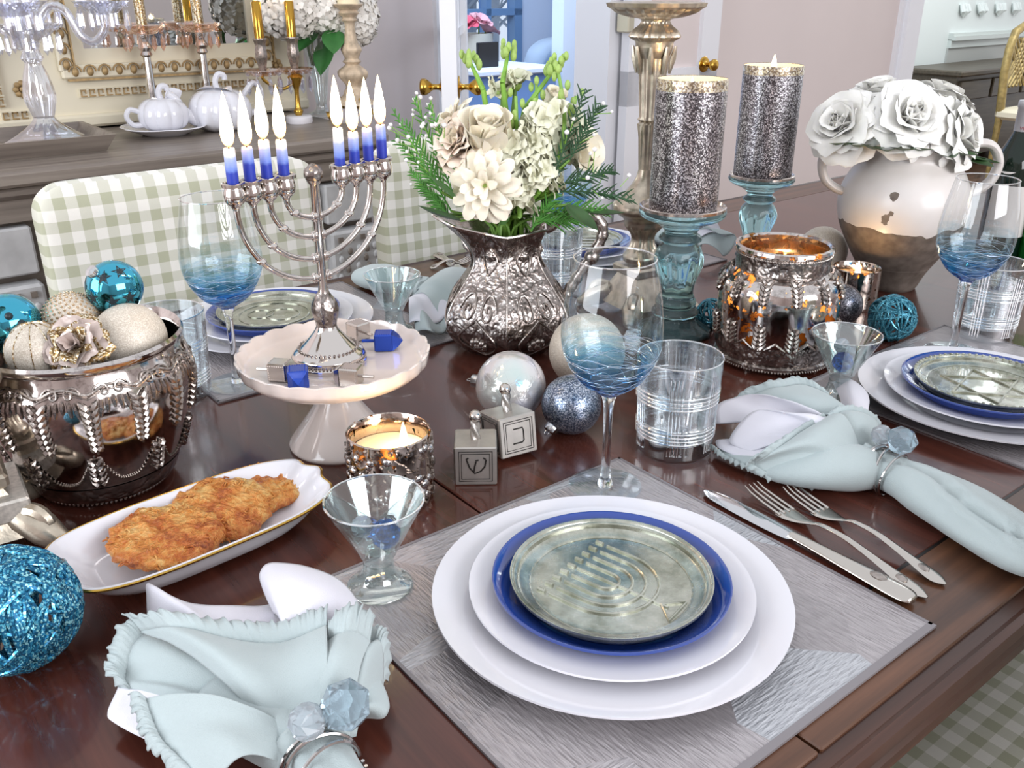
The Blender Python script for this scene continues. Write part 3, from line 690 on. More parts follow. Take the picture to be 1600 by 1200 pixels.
couprim = G().tube([(.0398*cos(a),.0398*sin(a),.0834) for a in [TAU*i/56 for i in range(56)]], .0009, 6, closed=True).mesh('rim'); setmat(couprim, M['rimglass'])
def icos(r, n1=7, rows=4):
    g = G(); V = [(0,0,-r)]; F = []
    for j in range(1, rows):
        t = PI*j/rows
        for i in range(n1): a = TAU*(i+.5*(j%2))/n1; V.append((r*sin(t)*cos(a), r*sin(t)*sin(a), -r*cos(t)))
    V.append((0,0,r)); L = len(V)-1
    for i in range(n1): F.append((0, 1+(i+1)%n1, 1+i)); F.append((L, L-n1+i, L-n1+(i+1)%n1))
    for j in range(rows-2):
        b0 = 1+j*n1; b1 = b0+n1
        for i in range(n1):
            k = (i+1)%n1
            if (j+1) % 2: F += [(b0+i, b0+k, b1+i), (b0+k, b1+k, b1+i)]
            else: F += [(b0+i, b0+k, b1+k), (b0+i, b1+k, b1+i)]
    return g.add(V, F)
def cocktail(loc, label, beads):
    t = thing('cocktail_glass', label, 'glass', loc, 0, 'small cocktail glasses')
    part('cup', coup, None, t); part('cup_lining', coupin, None, t); part('foot', coupf, None, t); part('rim', couprim, None, t)
    for dx, dy, z, r, m, nm, lb in beads:
        single(nm, icos(r, 9, 6), M[m], lb, 'bead', smooth=False, loc=Vector(loc)+Vector((dx,dy,z)))
cocktail(P(594, 915, ZM), 'small cocktail glass holding two beads on the nearest placemat', [(-.012,.003,.0555,.0095,'beadclear','glass_bead','clear faceted bead in the nearest cocktail glass'),(.008,-.004,.0535,.0125,'beadblue','glass_bead','blue faceted bead in the nearest cocktail glass')])
cocktail(P(1308, 622, ZM), 'small cocktail glass holding beads beside the right hand plates', [(-.002,.006,.066,.0095,'beadclear','glass_bead','clear faceted bead in the cocktail glass by the right hand plates'),(-.001,-.002,.0485,.0125,'beadblue','glass_bead','blue faceted bead in the cocktail glass by the right hand plates')])
cocktail(P(617, 515, ZM), 'small empty cocktail glass beside the cake stand', [])

# ------------------------------------------------------------------ flatware
def sweep(pts, prof_n=10):     # pts: x, z, halfwidth, halfthickness
    g = G(); V = []; F = []; n = prof_n
    for x, z, w, h in pts:
        for k in range(n): a = TAU*k/n; V.append((x, w*cos(a), z+h*sin(a)))
    for i in range(len(pts)-1):
        for k in range(n): F.append((i*n+k, i*n+n+k, i*n+n+(k+1)%n, i*n+(k+1)%n))
    F += [tuple(range(n)), tuple(range(len(pts)*n-1, len(pts)*n-n-1, -1))]
    return g.add(V, F)
def flat(name, label, a, b, z=0):
    A = P(*a, z); B = P(*b, z); d = B-A
    return thing(name, label, name, A, math.atan2(d.y, d.x)), d.length
def fork(label, a, b, z=0):
    t, L = flat('fork', label, a, b, z); k = L/.19
    hd = [(.075,.0075,.003,.0012),(.085,.011,.0028,.0016),(.11,.0125,.0033,.0017),(.14,.009,.0045,.0017),(.17,.0045,.0075,.0015),(.182,.003,.0066,.0014),(.190,.0028,.001,.0008)]
    h = part('handle', sweep([(x*k,z_,w,q) for x,z_,w,q in spline(hd,3)]), M['steel'], t)
    part('crest', G().ball((.165*k,0,.0062), .0045, 10, 6, sq=(1.5,1,.35)), M['antique'], h)
    rt = [(.042,.0028,.0115,.0009),(.05,.0026,.0112,.001),(.062,.004,.008,.0011),(.072,.0066,.0036,.0012),(.076,.0076,.003,.0012)]
    part('fork_head', sweep([(x*k,z_,w,q) for x,z_,w,q in spline(rt,3)], 12), M['steel'], t)
    for i in range(4):
        y = (-.0092+i*.00613)
        part('tine', G().tube([(.046*k,y,.0028),(.025*k,y,.0048),(.009*k,y*.95,.0072),(0,y*.9,.0105)], [.0019,.0017,.0013,.0006], 6), M['steel'], t)
def knife(label, a, b, z=0):
    t, L = flat('knife', label, a, b, z); k = L/.235
    bl = [(0,.0035,.002,.0004),(.01,.0035,.0075,.0006),(.03,.0037,.0098,.0008),(.07,.004,.0102,.0009),(.105,.0045,.0085,.001),(.112,.005,.005,.0015)]
    part('blade', sweep([(x*k,z_,w,q) for x,z_,w,q in spline(bl,3)]), pm('mirror_blade', '#cfcfd2', .07, 1), t)
    hd = [(.108,.0055,.0065,.003),(.115,.0058,.0055,.0034),(.15,.006,.007,.0042),(.19,.0062,.0095,.005),(.22,.0062,.0105,.0052),(.232,.006,.008,.0042),(.235,.006,.002,.002)]
    h = part('handle', sweep([(x*k,z_,w,q) for x,z_,w,q in spline(hd,3)]), M['steel'], t)
    part('crest', G().ball((.20*k,0,.0112), .005, 10, 6, sq=(1.6,1,.3)), M['antique'], h)
knife('polished table knife between the nearest placemat and the forks', (1101, 771), (1427, 948))
fork('polished fork lying next to the knife', (1172, 770), (1448, 938))
fork('polished fork furthest from the knife', (1231, 772), (1477, 917))
knife('polished knife at the far setting left of the pitcher', (722, 425), (682, 402))
fork('polished fork at the far setting left of the pitcher', (735, 410), (672, 421))

# ------------------------------------------------------------------ napkins
def poly(E, s):
    n = len(E)-1; x = min(s*n, n-1e-6); i = int(x); t = x-i
    p0, p1, p2, p3 = E[max(i-1,0)], E[i], E[i+1], E[min(i+2,n)]
    return .5*(2*p1+(p2-p0)*t+(2*p0-5*p1+4*p2-p3)*t*t+(3*p1-p0-3*p2+p3)*t**3)
def petal(t, name, A, B, E, mat, bulge=.01, folds=0, amp=0, ph=0, ruff=None, th=.0016, rw=.014, ramp=.0035, rn=16):
    E = [P(*e) for e in E]; A = P(*A); B = P(*B); inv = t.matrix_basis.inverted()
    def base(i, j):
        q = A.lerp(B, i); e = poly(E, i); p = q.lerp(e, j)
        p.z += bulge*sin(PI*j)+amp*sin(TAU*folds*i+ph)*sin(PI*min(1,j*.9)*.75)*(.3+.7*j)+.0012*noise.noise(p*45)
        p.z = max(p.z, TZ+.002); return p
    o = part(name, G().grid(lambda i,j: inv@base(i,j), 40, 22), mat, t, auto=0); solid(o, th)
    if ruff:
        def rf(i, j):
            p = base(i, 1.0); q = base(i, .93); d = (p-q).normalized()
            w = (sin(i*TAU*rn*1.4+3*sin(i*11))+.6*sin(i*TAU*rn*2.7+1.3))*ramp*.30*(.15+j*j); n = Vector((0,0,1)); sd = d.cross(n)
            r_ = p+d*(rw*(1+.12*sin(i*31+1))*(j-.08))+n*(w+.004*sin(PI*j)+.45*rw*j)+sd*(.0013*j*cos(i*TAU*rn*1.4+2)); r_.z = max(r_.z, TZ+.002); return inv@r_
        k = part(ruff, G().grid(rf, 240, 8), mat, t, auto=0); solid(k, .001)
    return o
def loft(t, name, path, mat, n=28, crease=None):
    inv = t.matrix_basis.inverted(); pts = [Vector(p[:3]) for p in path]; V = []; F = []
    for i, p in enumerate(path):
        c = Vector(p[:3]); d = (pts[min(i+1,len(pts)-1)]-pts[max(i-1,0)]); d.z = 0; d.normalize(); s = Vector((-d.y, d.x, 0))
        for k in range(n):
            a = TAU*k/n; m = 1
            for c0, dep, wd in (crease or []):
                da = (a-c0-.25*sin(i*.35)+PI) % TAU-PI; m -= dep*math.exp(-(da/wd)**2)*min(1, .3+i/len(path))
            m += .03*noise.noise(Vector((i*.35, cos(a)*1.5, sin(a)*1.5)))
            q = c+s*(cos(a)*p[3]*m)+Vector((0,0,sin(a)*p[4]*m)); q.z = max(q.z, TZ+.0015); V.append(inv@q)
    for i in range(len(path)-1):
        for k in range(n): F.append((i*n+k, i*n+(k+1)%n, i*n+n+(k+1)%n, i*n+n+k))
    F += [tuple(range(n-1,-1,-1)), tuple(range((len(path)-1)*n, len(path)*n))]
    return part(name, G().add(V, F), mat, t, auto=0)
def pathpts(L, k=5): return spline([tuple(P(a,b,z))+(w,h) for a,b,z,w,h in L], k)
def gem_mesh(r):
    V = []; F = []; n = 7
    for rr, z, o in ((.45,.95,0),(1,.25,.5),(.75,-.55,0)):
        V += [(r*rr*cos(TAU*(i+o)/n), r*rr*sin(TAU*(i+o)/n), r*z) for i in range(n)]
    V += [(0,0,-r)]
    for i in range(n):
        k = (i+1)%n; F += [(i,n+i,k),(k,n+i,n+k),(n+i,2*n+k,n+k),(n+i,2*n+i,2*n+k),(2*n+i,3*n,2*n+k)]
    F.append(tuple(range(n))); return G().add(V, F)
M['gem'] = glass('pale_blue_crystal', '#d3ecfb', 1.4, tr=.75); M['wire'] = pm('silver_wire', '#c8c4c2', .12, 1)
def ring(label, c, d, rad, gem, bead, rg=.012, flat_=.8, loops=3):   # coil of wire around the napkin with a faceted gem and a bead
    t = thing('napkin_ring', label, 'napkin ring', c, math.atan2(d.y, d.x), 'wire and crystal napkin rings'); L = .034
    for k in range(loops):
        pts = [(-L/2+L*(k+a/TAU*.85)/loops+.004*sin(a+k*2), rad*cos(a), rad*flat_*sin(a)) for a in [TAU*i/40 for i in range(41)]]
        part('wire_loop', G().tube(pts, .0013, 6), M['wire'], t)
    if gem:
        part('gem', gem_mesh(rg), M['gem'], t, loc=gem, rot=(.5,.4,.3), smooth=False, label='pale blue faceted crystal')
        part('bead', icos(rg*.72, 9, 6), M['beadclear'], t, loc=bead, smooth=False, label='clear faceted bead')
    return t
# nearest napkin: fans out away from its ring
t = thing('napkin', 'pale blue ruffled napkin with white lining fanned out at the lower left', 'napkin', P(490, 1150), 0, 'pale blue napkins')
petal(t, 'lining', (450,1120,.012), (530,1110,.012), [(232,972,.012),(231,935,.034),(232,912,.044),(262,925,.040),(300,945,.034),(345,952,.030),(400,948,.030),(450,940,.030),(520,960,.02)], M['whitelinen'], .012, 2, .003)
petal(t, 'lining', (470,1090,.02), (545,1090,.02), [(430,965,.030),(412,925,.038),(408,900,.044),(424,884,.048),(470,886,.052),(515,898,.050),(545,918,.044),(565,950,.034),(572,985,.024)], M['whitelinen'], .022, .6, .004, 1)
petal(t, 'under_fold', (440,1180,.010), (500,1150,.012), [(330,1215,.010),(245,1170,.012),(180,1130,.014),(168,1108,.018),(185,1075,.020)], M['whitelinen'], .010, 1, .003)
petal(t, 'back_fold', (440,1160,.014), (500,1140,.016), [(215,1095,.014),(196,1070,.020),(194,1045,.026),(206,1015,.032),(228,992,.034)], M['linen'], .010, 1.5, .004, 0, 'ruffle', rn=8, rw=.016)
petal(t, 'under_fold', (525,1165,.010), (552,1145,.012), [(570,1120,.010),(598,1128,.012),(607,1108,.018),(604,1082,.022),(592,1058,.022)], M['linen'], .016, 1, .004)
petal(t, 'side_fold', (520,1160,.018), (556,1150,.016), [(528,1000,.044),(560,990,.044),(585,1005,.038),(598,1026,.032),(597,1062,.020)], M['linen'], .018, 1.3, .009, 2.4, 'ruffle', rn=8, rw=.018)
petal(t, 'front_fold', (440,1160,.024), (520,1160,.030), [(222,996,.034),(262,996,.046),(320,993,.050),(380,990,.052),(440,988,.054),(485,988,.054),(512,990,.052)], M['linen'], .016, 1.1, .010, .6, 'ruffle', rn=12, rw=.021)
petal(t, 'middle_fold', (500,1160,.032), (545,1155,.026), [(508,1006,.052),(530,996,.060),(556,990,.060),(578,998,.052)], M['linen'], .014, .6, .004, 0, 'ruffle', rn=6, rw=.021)
petal(t, 'low_fold', (440,1195,.022), (490,1160,.026), [(330,1250,.016),(285,1195,.026),(252,1152,.034),(236,1120,.036),(228,1100,.034)], M['linen'], .018, 1, .006, 1, 'ruffle', rn=10, rw=.013)
loft(t, 'gathered_body', pathpts([(400,1060,.020,.050,.020),(430,1095,.022,.046,.022),(465,1140,.022,.034,.022),(492,1180,.021,.022,.020)]), M['linen'], crease=[(1.6,.25,.3),(2.6,.2,.3),(.6,.2,.25)])
loft(t, 'gathered_tail', pathpts([(480,1160,.022,.026,.021),(500,1190,.021,.021,.019),(520,1225,.021,.021,.018),(545,1265,.020,.026,.018),(585,1320,.018,.034,.016)]), M['linen'], crease=[(1.6,.3,.3),(2.6,.2,.3),(.6,.2,.25)])
d = P(530,1240)-P(495,1180)
ring('wire napkin ring with a pale blue crystal on the nearest napkin', P(506, 1200, .021), d, .0225, (-.006, .020, .034), (-.010, -.004, .031), .0165, .95)
# right hand napkin: fans to the left, tail runs off to the right
t = thing('napkin', 'pale blue ruffled napkin with white lining lying behind the forks', 'napkin', P(1375, 730), 0, 'pale blue napkins')
petal(t, 'lining', (1325,685,.016), (1352,715,.014), [(1300,598,.012),(1325,596,.026),(1350,608,.030),(1358,626,.030),(1345,642,.024)], M['whitelinen'], .01, 1, .003)
petal(t, 'back_fold', (1325,690,.024), (1355,700,.022), [(1150,640,.02),(1175,622,.034),(1215,606,.048),(1250,596,.054),(1275,606,.050),(1295,628,.038)], M['linen'], .012, 1.2, .005, 0, 'ruffle', rn=9, rw=.011)
petal(t, 'lining', (1310,695,.022), (1340,710,.020), [(1118,668,.014),(1118,640,.022),(1140,620,.034),(1172,612,.044),(1215,626,.046),(1262,648,.042)], M['whitelinen'], .010, 1.2, .006, 1)
petal(t, 'lining', (1300,712,.020), (1335,715,.022), [(1170,712,.012),(1140,690,.018),(1160,652,.036),(1185,638,.044),(1225,648,.046),(1272,655,.044)], M['whitelinen'], .012, 1.0, .005, 2)
petal(t, 'lining', (1300,722,.014), (1330,722,.016), [(1160,722,.008),(1125,700,.012),(1122,685,.014),(1165,690,.020),(1205,680,.030)], M['whitelinen'], .010, 1.0, .003, 2)
petal(t, 'under_fold', (1320,750,.008), (1350,755,.008), [(1116,702,.006),(1135,720,.006),(1170,735,.006),(1215,748,.006),(1280,764,.005)], M['linen'], .010, 1, .002, 0, 'ruffle', rn=12, rw=.006)
loft(t, 'gathered_body', pathpts([(1365,730,.020,.022,.020),(1330,728,.022,.032,.023),(1290,722,.023,.040,.023),(1245,722,.018,.040,.018),(1205,720,.013,.032,.012),(1180,718,.008,.020,.007)]), M['linen'], crease=[(1.7,.15,.3)])
petal(t, 'front_fold', (1345,708,.030), (1352,755,.014), [(1290,652,.046),(1262,672,.044),(1232,692,.042),(1200,712,.036),(1180,726,.022),(1215,748,.012)], M['linen'], .020, .8, .003, 0, 'ruffle', rn=11, rw=.011)
petal(t, 'top_fold', (1345,708,.028), (1366,712,.022), [(1298,655,.046),(1318,648,.048),(1348,650,.044),(1372,660,.036),(1376,690,.022)], M['linen'], .014, .8, .004, 0, 'ruffle', rn=7, rw=.011)
loft(t, 'gathered_tail', pathpts([(1345,722,.021,.024,.021),(1378,733,.020,.021,.019),(1408,746,.020,.023,.019),(1450,766,.021,.033,.020),(1510,800,.021,.038,.020),(1580,845,.020,.036,.019),(1610,866,.018,.030,.016),(1630,878,.012,.016,.010)]), M['linen'], crease=[(1.75,.6,.16),(1.1,.16,.2),(2.4,.2,.22)])
d = P(1410,748)-P(1355,722)
ring('wire napkin ring with a pale blue crystal on the right hand napkin', P(1380, 735, .020), d, .0235, (.006, .012, .032), (-.016, .012, .029), .0150, .95, 4)
# far left napkin beside the pitcher
t = thing('napkin', 'pale blue napkin with grey ring between the cake stand and the pitcher', 'napkin', P(650, 455), 0, 'pale blue napkins')
loft(t, 'gathered_tail', pathpts([(566,430,.014,.010,.010),(574,430,.02,.030,.018),(600,434,.024,.034,.022),(625,440,.022,.026,.02),(648,446,.020,.019,.018),(668,452,.02,.024,.02)]), M['linen'], crease=[(1.6,.25,.3),(.6,.15,.3)])
petal(t, 'front_fold', (652,452,.03), (645,462,.012), [(745,425,.035),(725,455,.045),(705,480,.03),(690,500,.018)], M['linen'], .02, 1, .004)
petal(t, 'lining', (655,456,.022), (640,466,.012), [(720,470,.03),(700,490,.024),(670,505,.020),(640,505,.014)], M['whitelinen'], .014, 1.5, .005)
petal(t, 'ruffled_edge', (648,462,.012), (640,468,.008), [(705,490,.02),(695,515,.014),(672,520,.018),(650,515,.010)], M['linen'], .012, 1.5, .005, 1)
ring('grey wire napkin ring on the napkin left of the pitcher', P(645, 447, .021), P(670,452)-P(640,445), .0215, None, None, loops=4)
# far right napkin behind the teal candlesticks
t = thing('napkin', 'pale grey blue napkin lying behind the teal candlestick', 'napkin', P(1085, 390), 0, 'pale blue napkins')
petal(t, 'front_fold', (1060,372,.02), (1075,395,.01), [(1085,352,.045),(1120,360,.05),(1150,375,.03),(1130,400,.008)], M['linen'], .02, 2, .006)
petal(t, 'lining', (1062,368,.026), (1078,385,.018), [(1068,350,.05),(1095,345,.06),(1120,352,.055),(1135,368,.04)], M['whitelinen'], .016, 2, .006)
petal(t, 'lining', (1055,372,.03), (1064,385,.02), [(1060,350,.03),(1080,360,.02),(1092,380,.012),(1098,404,.004)], M['whitelinen'], .016, 2, .006)
loft(t, 'gathered_tail', pathpts([(1080,385,.018,.026,.018),(1060,378,.018,.018,.016),(1035,370,.018,.026,.016),(1005,362,.012,.020,.010)]), M['linen'])
# ================================================================== candles
flame_me = G().lathe(sprof([(0,-.06),(.13,.02),(.19,.16),(.185,.34),(.12,.64),(.05,.88),(0,1.0)],4), 14, cap=False).mesh('flame'); setmat(flame_me, M['flame'])
def flame(parent, loc, h=.03, power=0, w=1.0):
    part('flame', flame_me, None, parent, M=Tm(*loc)@Sm(h*w,h*w,h))
    part('wick', G().tube([(0,0,-.006),(0,0,h*.22)], .0008, 5), M['wick'], parent, loc=loc)
    if power:
        l = bpy.data.lights.new('candle_light', 'POINT'); l.energy = power; l.color = (1,.62,.28); l.shadow_soft_size = .006
        o = bpy.data.objects.new('candle_light', l); COL.objects.link(o); o.parent = parent; o.location = (loc[0],loc[1],loc[2]+h*.45)
# ------------------------------------------------------------------ cake stand with the menorah
CS = P(533, 690); t = thing('cake_stand', 'white scalloped cake stand carrying the menorah', 'cake stand', CS)
sc = lambda a,z,i: 1
part('pedestal', G().lathe(sprof([(.054,0),(.0555,.003),(.053,.008),(.040,.026),(.026,.046),(.018,.062),(.018,.070),(.03,.078),(.05,.080)],4), 64), M['bone'], t)
def sca(a, z, i): return 1+(.014*abs(sin(12*a)) if z > .093 else 0)
pl = sprof([(.03,.078),(.06,.080),(.086,.085),(.0975,.0945),(.1005,.1065)],4)+sprof([(.098,.1068),(.093,.098),(.085,.0945),(.05,.0935)],3)+[(0,.0935)]
g = G().lathe(pl, 144, sca, cap=False)
g.v = [(x,y,z+(.0022*abs(sin(12*math.atan2(y,x))) if z > .1 else 0)) for x,y,z in g.v]
part('plate', g, M['bone'], t, auto=60)
CZ = .0935
# menorah
MP = P(515, 566, CZ); CUPY = HT(MP, 281)-CZ            # local height of the cups
L_ = P(362, 300, CUPY+CZ); R_ = P(572, 262, CUPY+CZ); dd = R_-L_; MR = math.atan2(dd.y, dd.x)
men = thing('menorah', 'polished silver menorah with eight curved arms on the cake stand', 'menorah', MP, MR)
g = G().lathe(sprof([(.0395,0),(.0395,.004),(.0375,.006),(.0385,.010),(.036,.014),(.030,.018),(.022,.026),(.0135,.036),(.0105,.042)],3), 48); part('base', g, M['silver'], men)
g = G()
for rr, z, n in ((.0382,.0075,60),(.031,.0185,40)):
    for k in range(n): a = TAU*k/n; g.ball((rr*cos(a), rr*sin(a), z), .0016, 6, 4)
part('beaded_band', g, M['antique'], men)
part('base_knop', G().lathe(sprof([(.0105,.042),(.0108,.046),(.0128,.053),(.0138,.061),(.0118,.069),(.008,.075),(.0055,.079)],3), 32, lambda a,z,i: 1+.04*cos(8*a)), M['chased'], men)
part('stem', G().lathe([(.0065,.076),(.0045,.085),(.0045,CUPY-.005),(.007,CUPY-.002),(.0075,CUPY)], 14), M['silver'], men)
part('finial', G().ball((0,0,CUPY+.006), .0095, 20, 12, fn=lambda d: 1+.05*sin(9*math.atan2(d.y,d.x))*sin(8*d.z)), M['chased'], men)
dist = [.034,.053,.0715,.090]; hz = [HT(MP, y)-CZ for y in (338, 368, 402, 432)]
WX = dict(); 
def wax_candle():
    t = NT('blue_dipped_wax'); z = t.n('ShaderNodeSeparateXYZ', {0: t.tc.outputs['Generated']}).outputs[2]; n = t.math('MULTIPLY', t.math('SUBTRACT', t.noise(260,2), .5), .1)
    k = t.n('ShaderNodeObjectInfo').outputs['Random']
    zz = t.math('ADD', t.math('ADD', z, n), t.math('MULTIPLY', t.math('SUBTRACT', k, .5), .35))
    t.set(c=t.ramp(zz, [(.0,'#2238a8'),(.42,'#2c43b4'),(.5,'#6f8fe0'),(.78,'#a9bdf0'),(.86,'#f1efee')]), r=.45, sss=.15); return t.m
M['bluewax'] = wax_candle()
NAMES = ['leftmost','second from the left','third from the left','fourth from the left','fourth from the right','third from the right','second from the right','rightmost']
HTS = [.037,.036,.040,.038,.042,.036,.038,.039]
ci = 0
for s in (-1,1):
    for k in (range(3,-1,-1) if s < 0 else range(4)):
        d0, z0, z1 = dist[k], hz[k], CUPY-.014
        pts = [(0,0,z0)]+[(s*d0*sin(a), 0, z1-(z1-z0)*cos(a)) for a in [PI/2*i/16 for i in range(1,17)]]
        arm = part('arm', G().tube(pts, .0030, 10), M['silver'], men)
        part('knot', G().ball(pts[9], .0052, 10, 6, sq=(1,1,.7)), M['silver'], arm); part('collar', G().ball(pts[1], .0055, 10, 6, sq=(.7,1,1)), M['silver'], arm)
        cupg = G().lathe(sprof([(.003,-.015),(.004,-.012),(.0088,-.007),(.0098,-.001),(.0088,.004),(.0082,.006)],3)+[(.0108,.007),(.0108,.010),(.0095,.0108),(.0066,.0105),(.0066,.004),(0,.004)], 24, cap=False)
        part('candle_cup', cupg, M['silver'], men, loc=(s*d0,0,CUPY))
        wp = men.matrix_basis@Vector((s*d0,0,CUPY+.0045)); h = HTS[ci]
        c = thing('taper_candle', NAMES[ci]+' lit blue and white candle in the menorah', 'candle', wp, 0, 'menorah candles')
        part('wax', G().lathe([(.0054,0),(.0054,h*.5),(.0052,h-.002),(.0046,h),(0,h-.0006)], 14), M['bluewax'], c)
        flame(c, (0,0,h+.003), .046, .28, .68); ci += 1
# ------------------------------------------------------------------ toy dreidels on the stand
def small_dreidel(loc, rz, mat, label, rx=0):
    t = thing('toy_dreidel', label, 'dreidel', loc, rz, 'small dreidels on the cake stand'); w = .0098
    q = Tm(0,0,w)@Matrix.Rotation(rx,4,'X')
    g = G(); g.box((-.011,-w,-w),(.009,w,w), q, ch=.0013); part('body', g, mat, t, smooth=False)
    g = G(); g.add([(.009,-w*.93,-w*.93),(.009,w*.93,-w*.93),(.009,w*.93,w*.93),(.009,-w*.93,w*.93),(.015,-w*.55,-w*.55),(.015,w*.55,-w*.55),(.015,w*.55,w*.55),(.015,-w*.55,w*.55),(.020,0,0)], [(0,1,5,4),(1,2,6,5),(2,3,7,6),(3,0,4,7),(4,5,8),(5,6,8),(6,7,8),(7,4,8)], q); part('point', g, mat, t, smooth=False)
    part('stem', G().tube([(-.011,0,0),(-.025,0,0)], .0019, 8, q), mat, t)
    g = G()
    for f in range(4):
        qq = q@Matrix.Rotation(f*PI/2,4,'X'); a, b = .0082, .0072
        P_ = [(-a+2*a*i/7, s*b) for i in range(8) for s in (-1,1)]+[(s*a, -b+2*b*i/6) for i in range(1,6) for s in (-1,1)]
        for x, y in P_: g.ball((x-.001,y,w), .0006, 5, 4, qq)
    part('bead_border', g, mat, t)
M['bluemetal'] = pm('blue_enamel_metal', '#2f4fb4', .18, .6); M['softsilver'] = pm('soft_silver', '#cfc8c2', .16, 1)
Z1 = CZ+.0006
small_dreidel(P(602, 545, Z1), .05, M['bluemetal'], 'blue toy dreidel lying right of the menorah')
small_dreidel(P(440, 592, Z1), -.15, M['softsilver'], 'silver toy dreidel lying left of the menorah beside a blue one')
small_dreidel(P(467, 604, Z1), -1.35, M['bluemetal'], 'blue toy dreidel standing point forward in front of the menorah')
small_dreidel(P(548, 600, Z1), 2.95, M['softsilver'], 'silver toy dreidel lying in front of the menorah base')
small_dreidel(P(560, 528, Z1), 2.4, M['softsilver'], 'silver toy dreidel half hidden behind the menorah base')
# ------------------------------------------------------------------ large pewter dreidels
def letter(parent, strokes, y, mat):
    for s in strokes: part('engraved_letter', G().tube([(x, y, z) for x, z in s], .0008, 6), mat, parent)
M['engrave'] = pm('dark_engraving', '#2a2724', .5, .5)
def big_dreidel(loc, rz, label, s, tilt, strokes):
    t = thing('pewter_dreidel', label, 'dreidel', loc, 0, 'large pewter dreidels', rot=(tilt, 0, rz)); h = s/2
    part('body', G().box((-h,-h,0),(h,h,s), ch=.0012), M['pewter'], t, smooth=False)
    hd = part('handle', G().grid(lambda i,j: ((.0042+.0012*cos(3*(TAU*i)+j*9))*cos(TAU*i), (.0042+.0012*cos(3*(TAU*i)+j*9))*sin(TAU*i), s+.021*j-.001), 30, 20, wrap=True), M['pewter'], t)
    part('ball_knob', G().ball((0,0,s+.0245), .0064, 18, 12), M['softsilver'], hd)
    for side in range(4):
        fr_ = [(-.78*h,.22*h),(.78*h,.22*h),(.78*h,1.78*h),(-.78*h,1.78*h)]; f2 = [(x*.85,(z-h)*.85+h) for x,z in fr_]
        for f in (fr_, f2):
            g = G().tube([(x,-h-.0001,z) for x,z in f], .0006, 4, Matrix.Rotation(side*PI/2,4,'Z'), closed=True); part('engraved_border', g, M['engrave'], t)
    letter(t, strokes, -h-.0002, M['engrave'])
s = .0425
shin = [[(-.009,.029),(-.006,.020),(-.001,.0135),(.005,.016),(.009,.021),(.0105,.029)],[(.0005,.027),(-.001,.021),(-.002,.0145)],[(-.0095,.0295),(-.007,.031)],[(.0,.028),(.003,.0285)],[(.010,.0295),(.0075,.031)]]
nun = [[(-.006,.030),(.005,.030),(.006,.027),(.006,.016),(.004,.014),(-.007,.014)]]
big_dreidel(P(744, 742), .03, 'upright pewter dreidel engraved with a letter, nearest the camera', s, 0, shin)
big_dreidel(P(797, 708)+Vector((0,.004,.002)), .52, 'tilted pewter dreidel behind the upright one, leaning on the ball', .044, R(-9), nun)
# ------------------------------------------------------------------ ornament balls on the table
def irid():
    t = NT('iridescent_crackle_glass'); n = t.noise(14, 3); cr = t.vor(70, None, 'DISTANCE_TO_EDGE')
    t.set(c=t.ramp(n, [(.3,'#cfe0dc'),(.5,'#e6e0dd'),(.65,'#cdd3e8'),(.75,'#dcebd9')]), r=.14, m=.45, coat=.7, film=420); t.bump(t.math('ADD', t.noise(60,4), t.math('MULTIPLY', t.math('MINIMUM', cr, .05), 4)), .25, .002); return t.m
M['irid'] = irid(); M['capmetal'] = pm('ornament_cap', '#cfd3d6', .2, 1)
def ornament(px, py, r, mat, label, cap=None, name='ornament_ball', zoff=0, fn=None):
    c = P(px, py, r+zoff); t = thing(name, label, 'ornament', c-Vector((0,0,r)), 0, 'ornament balls')
    part('shell', G().ball((0,0,r), r, 40, 26, fn=fn), mat, t)
    if cap:
        d = Vector(cap).normalized(); q = Tm(0,0,r)@d.to_track_quat('Z','Y').to_matrix().to_4x4()
        part('cap', G().lathe([(.007,r-.003),(.007,r+.005),(.0065,r+.006),(0,r+.006)], 16, lambda a,z,i: 1+.06*cos(10*a), q), M['capmetal'], t)
        part('hanger', G().tube([(.003*cos(a),0,r+.0085+.003*sin(a)) for a in [TAU*i/14 for i in range(14)]], .0006, 5, q, closed=True), M['capmetal'], t)
    return t
ornament(798, 603, .0405, M['irid'], 'iridescent white crackle ball behind the pewter dreidels', (-1,.25,.05))
ornament(917, 549, .047, M['glit_cream'], 'cream frosted ball seen behind the nearest wine glass')
ornament(893, 632, .0335, M['glit_blue'], 'blue grey glitter ball left of the nearest wine glass', (-.6,-.4,-.55))
ornament(1285, 392, .042, M['glit_cream'], 'cream frosted ball behind the mercury glass jar')
ornament(1314, 476, .031, M['glit_dark'], 'dark silver glitter ball right of the mercury glass jar')
def rattan(px, py, r, mat, label, n, th):
    t = thing('twine_ball', label, 'ornament', P(px, py, r)-Vector((0,0,r)), 0, 'glitter twine balls'); me = {}
    for k in range(n):
        off = rnd(-.55,.55); q = random.choice([0,.12,.3,.5,.7]); key = (q, k % 2)
        if key not in me:
            rr = r*math.sqrt(1-q*q)*.97; me[key] = G().tube([(rr*cos(a)*(1+.03*sin(3*a)), rr*sin(a)*(1+.03*cos(5*a+1)), q*r*.97+.004*sin(2*a)*r*10) for a in [TAU*i/36 for i in range(36)]], th*(1+.25*(k%2)), 6, closed=True).mesh('strand'); setmat(me[key], mat)
        part('strand', me[key], None, t, M=Tm(0,0,r)@Rm(rnd(0,TAU),rnd(0,TAU),rnd(0,TAU)))
rattan(20, 952, .0455, M['glit_teal'], 'large teal glitter twine ball at the lower left edge', 60, .0018)
rattan(1394, 497, .0325, M['glit_teal2'], 'small teal glitter twine ball in front of the two handled vase', 30, .0013)
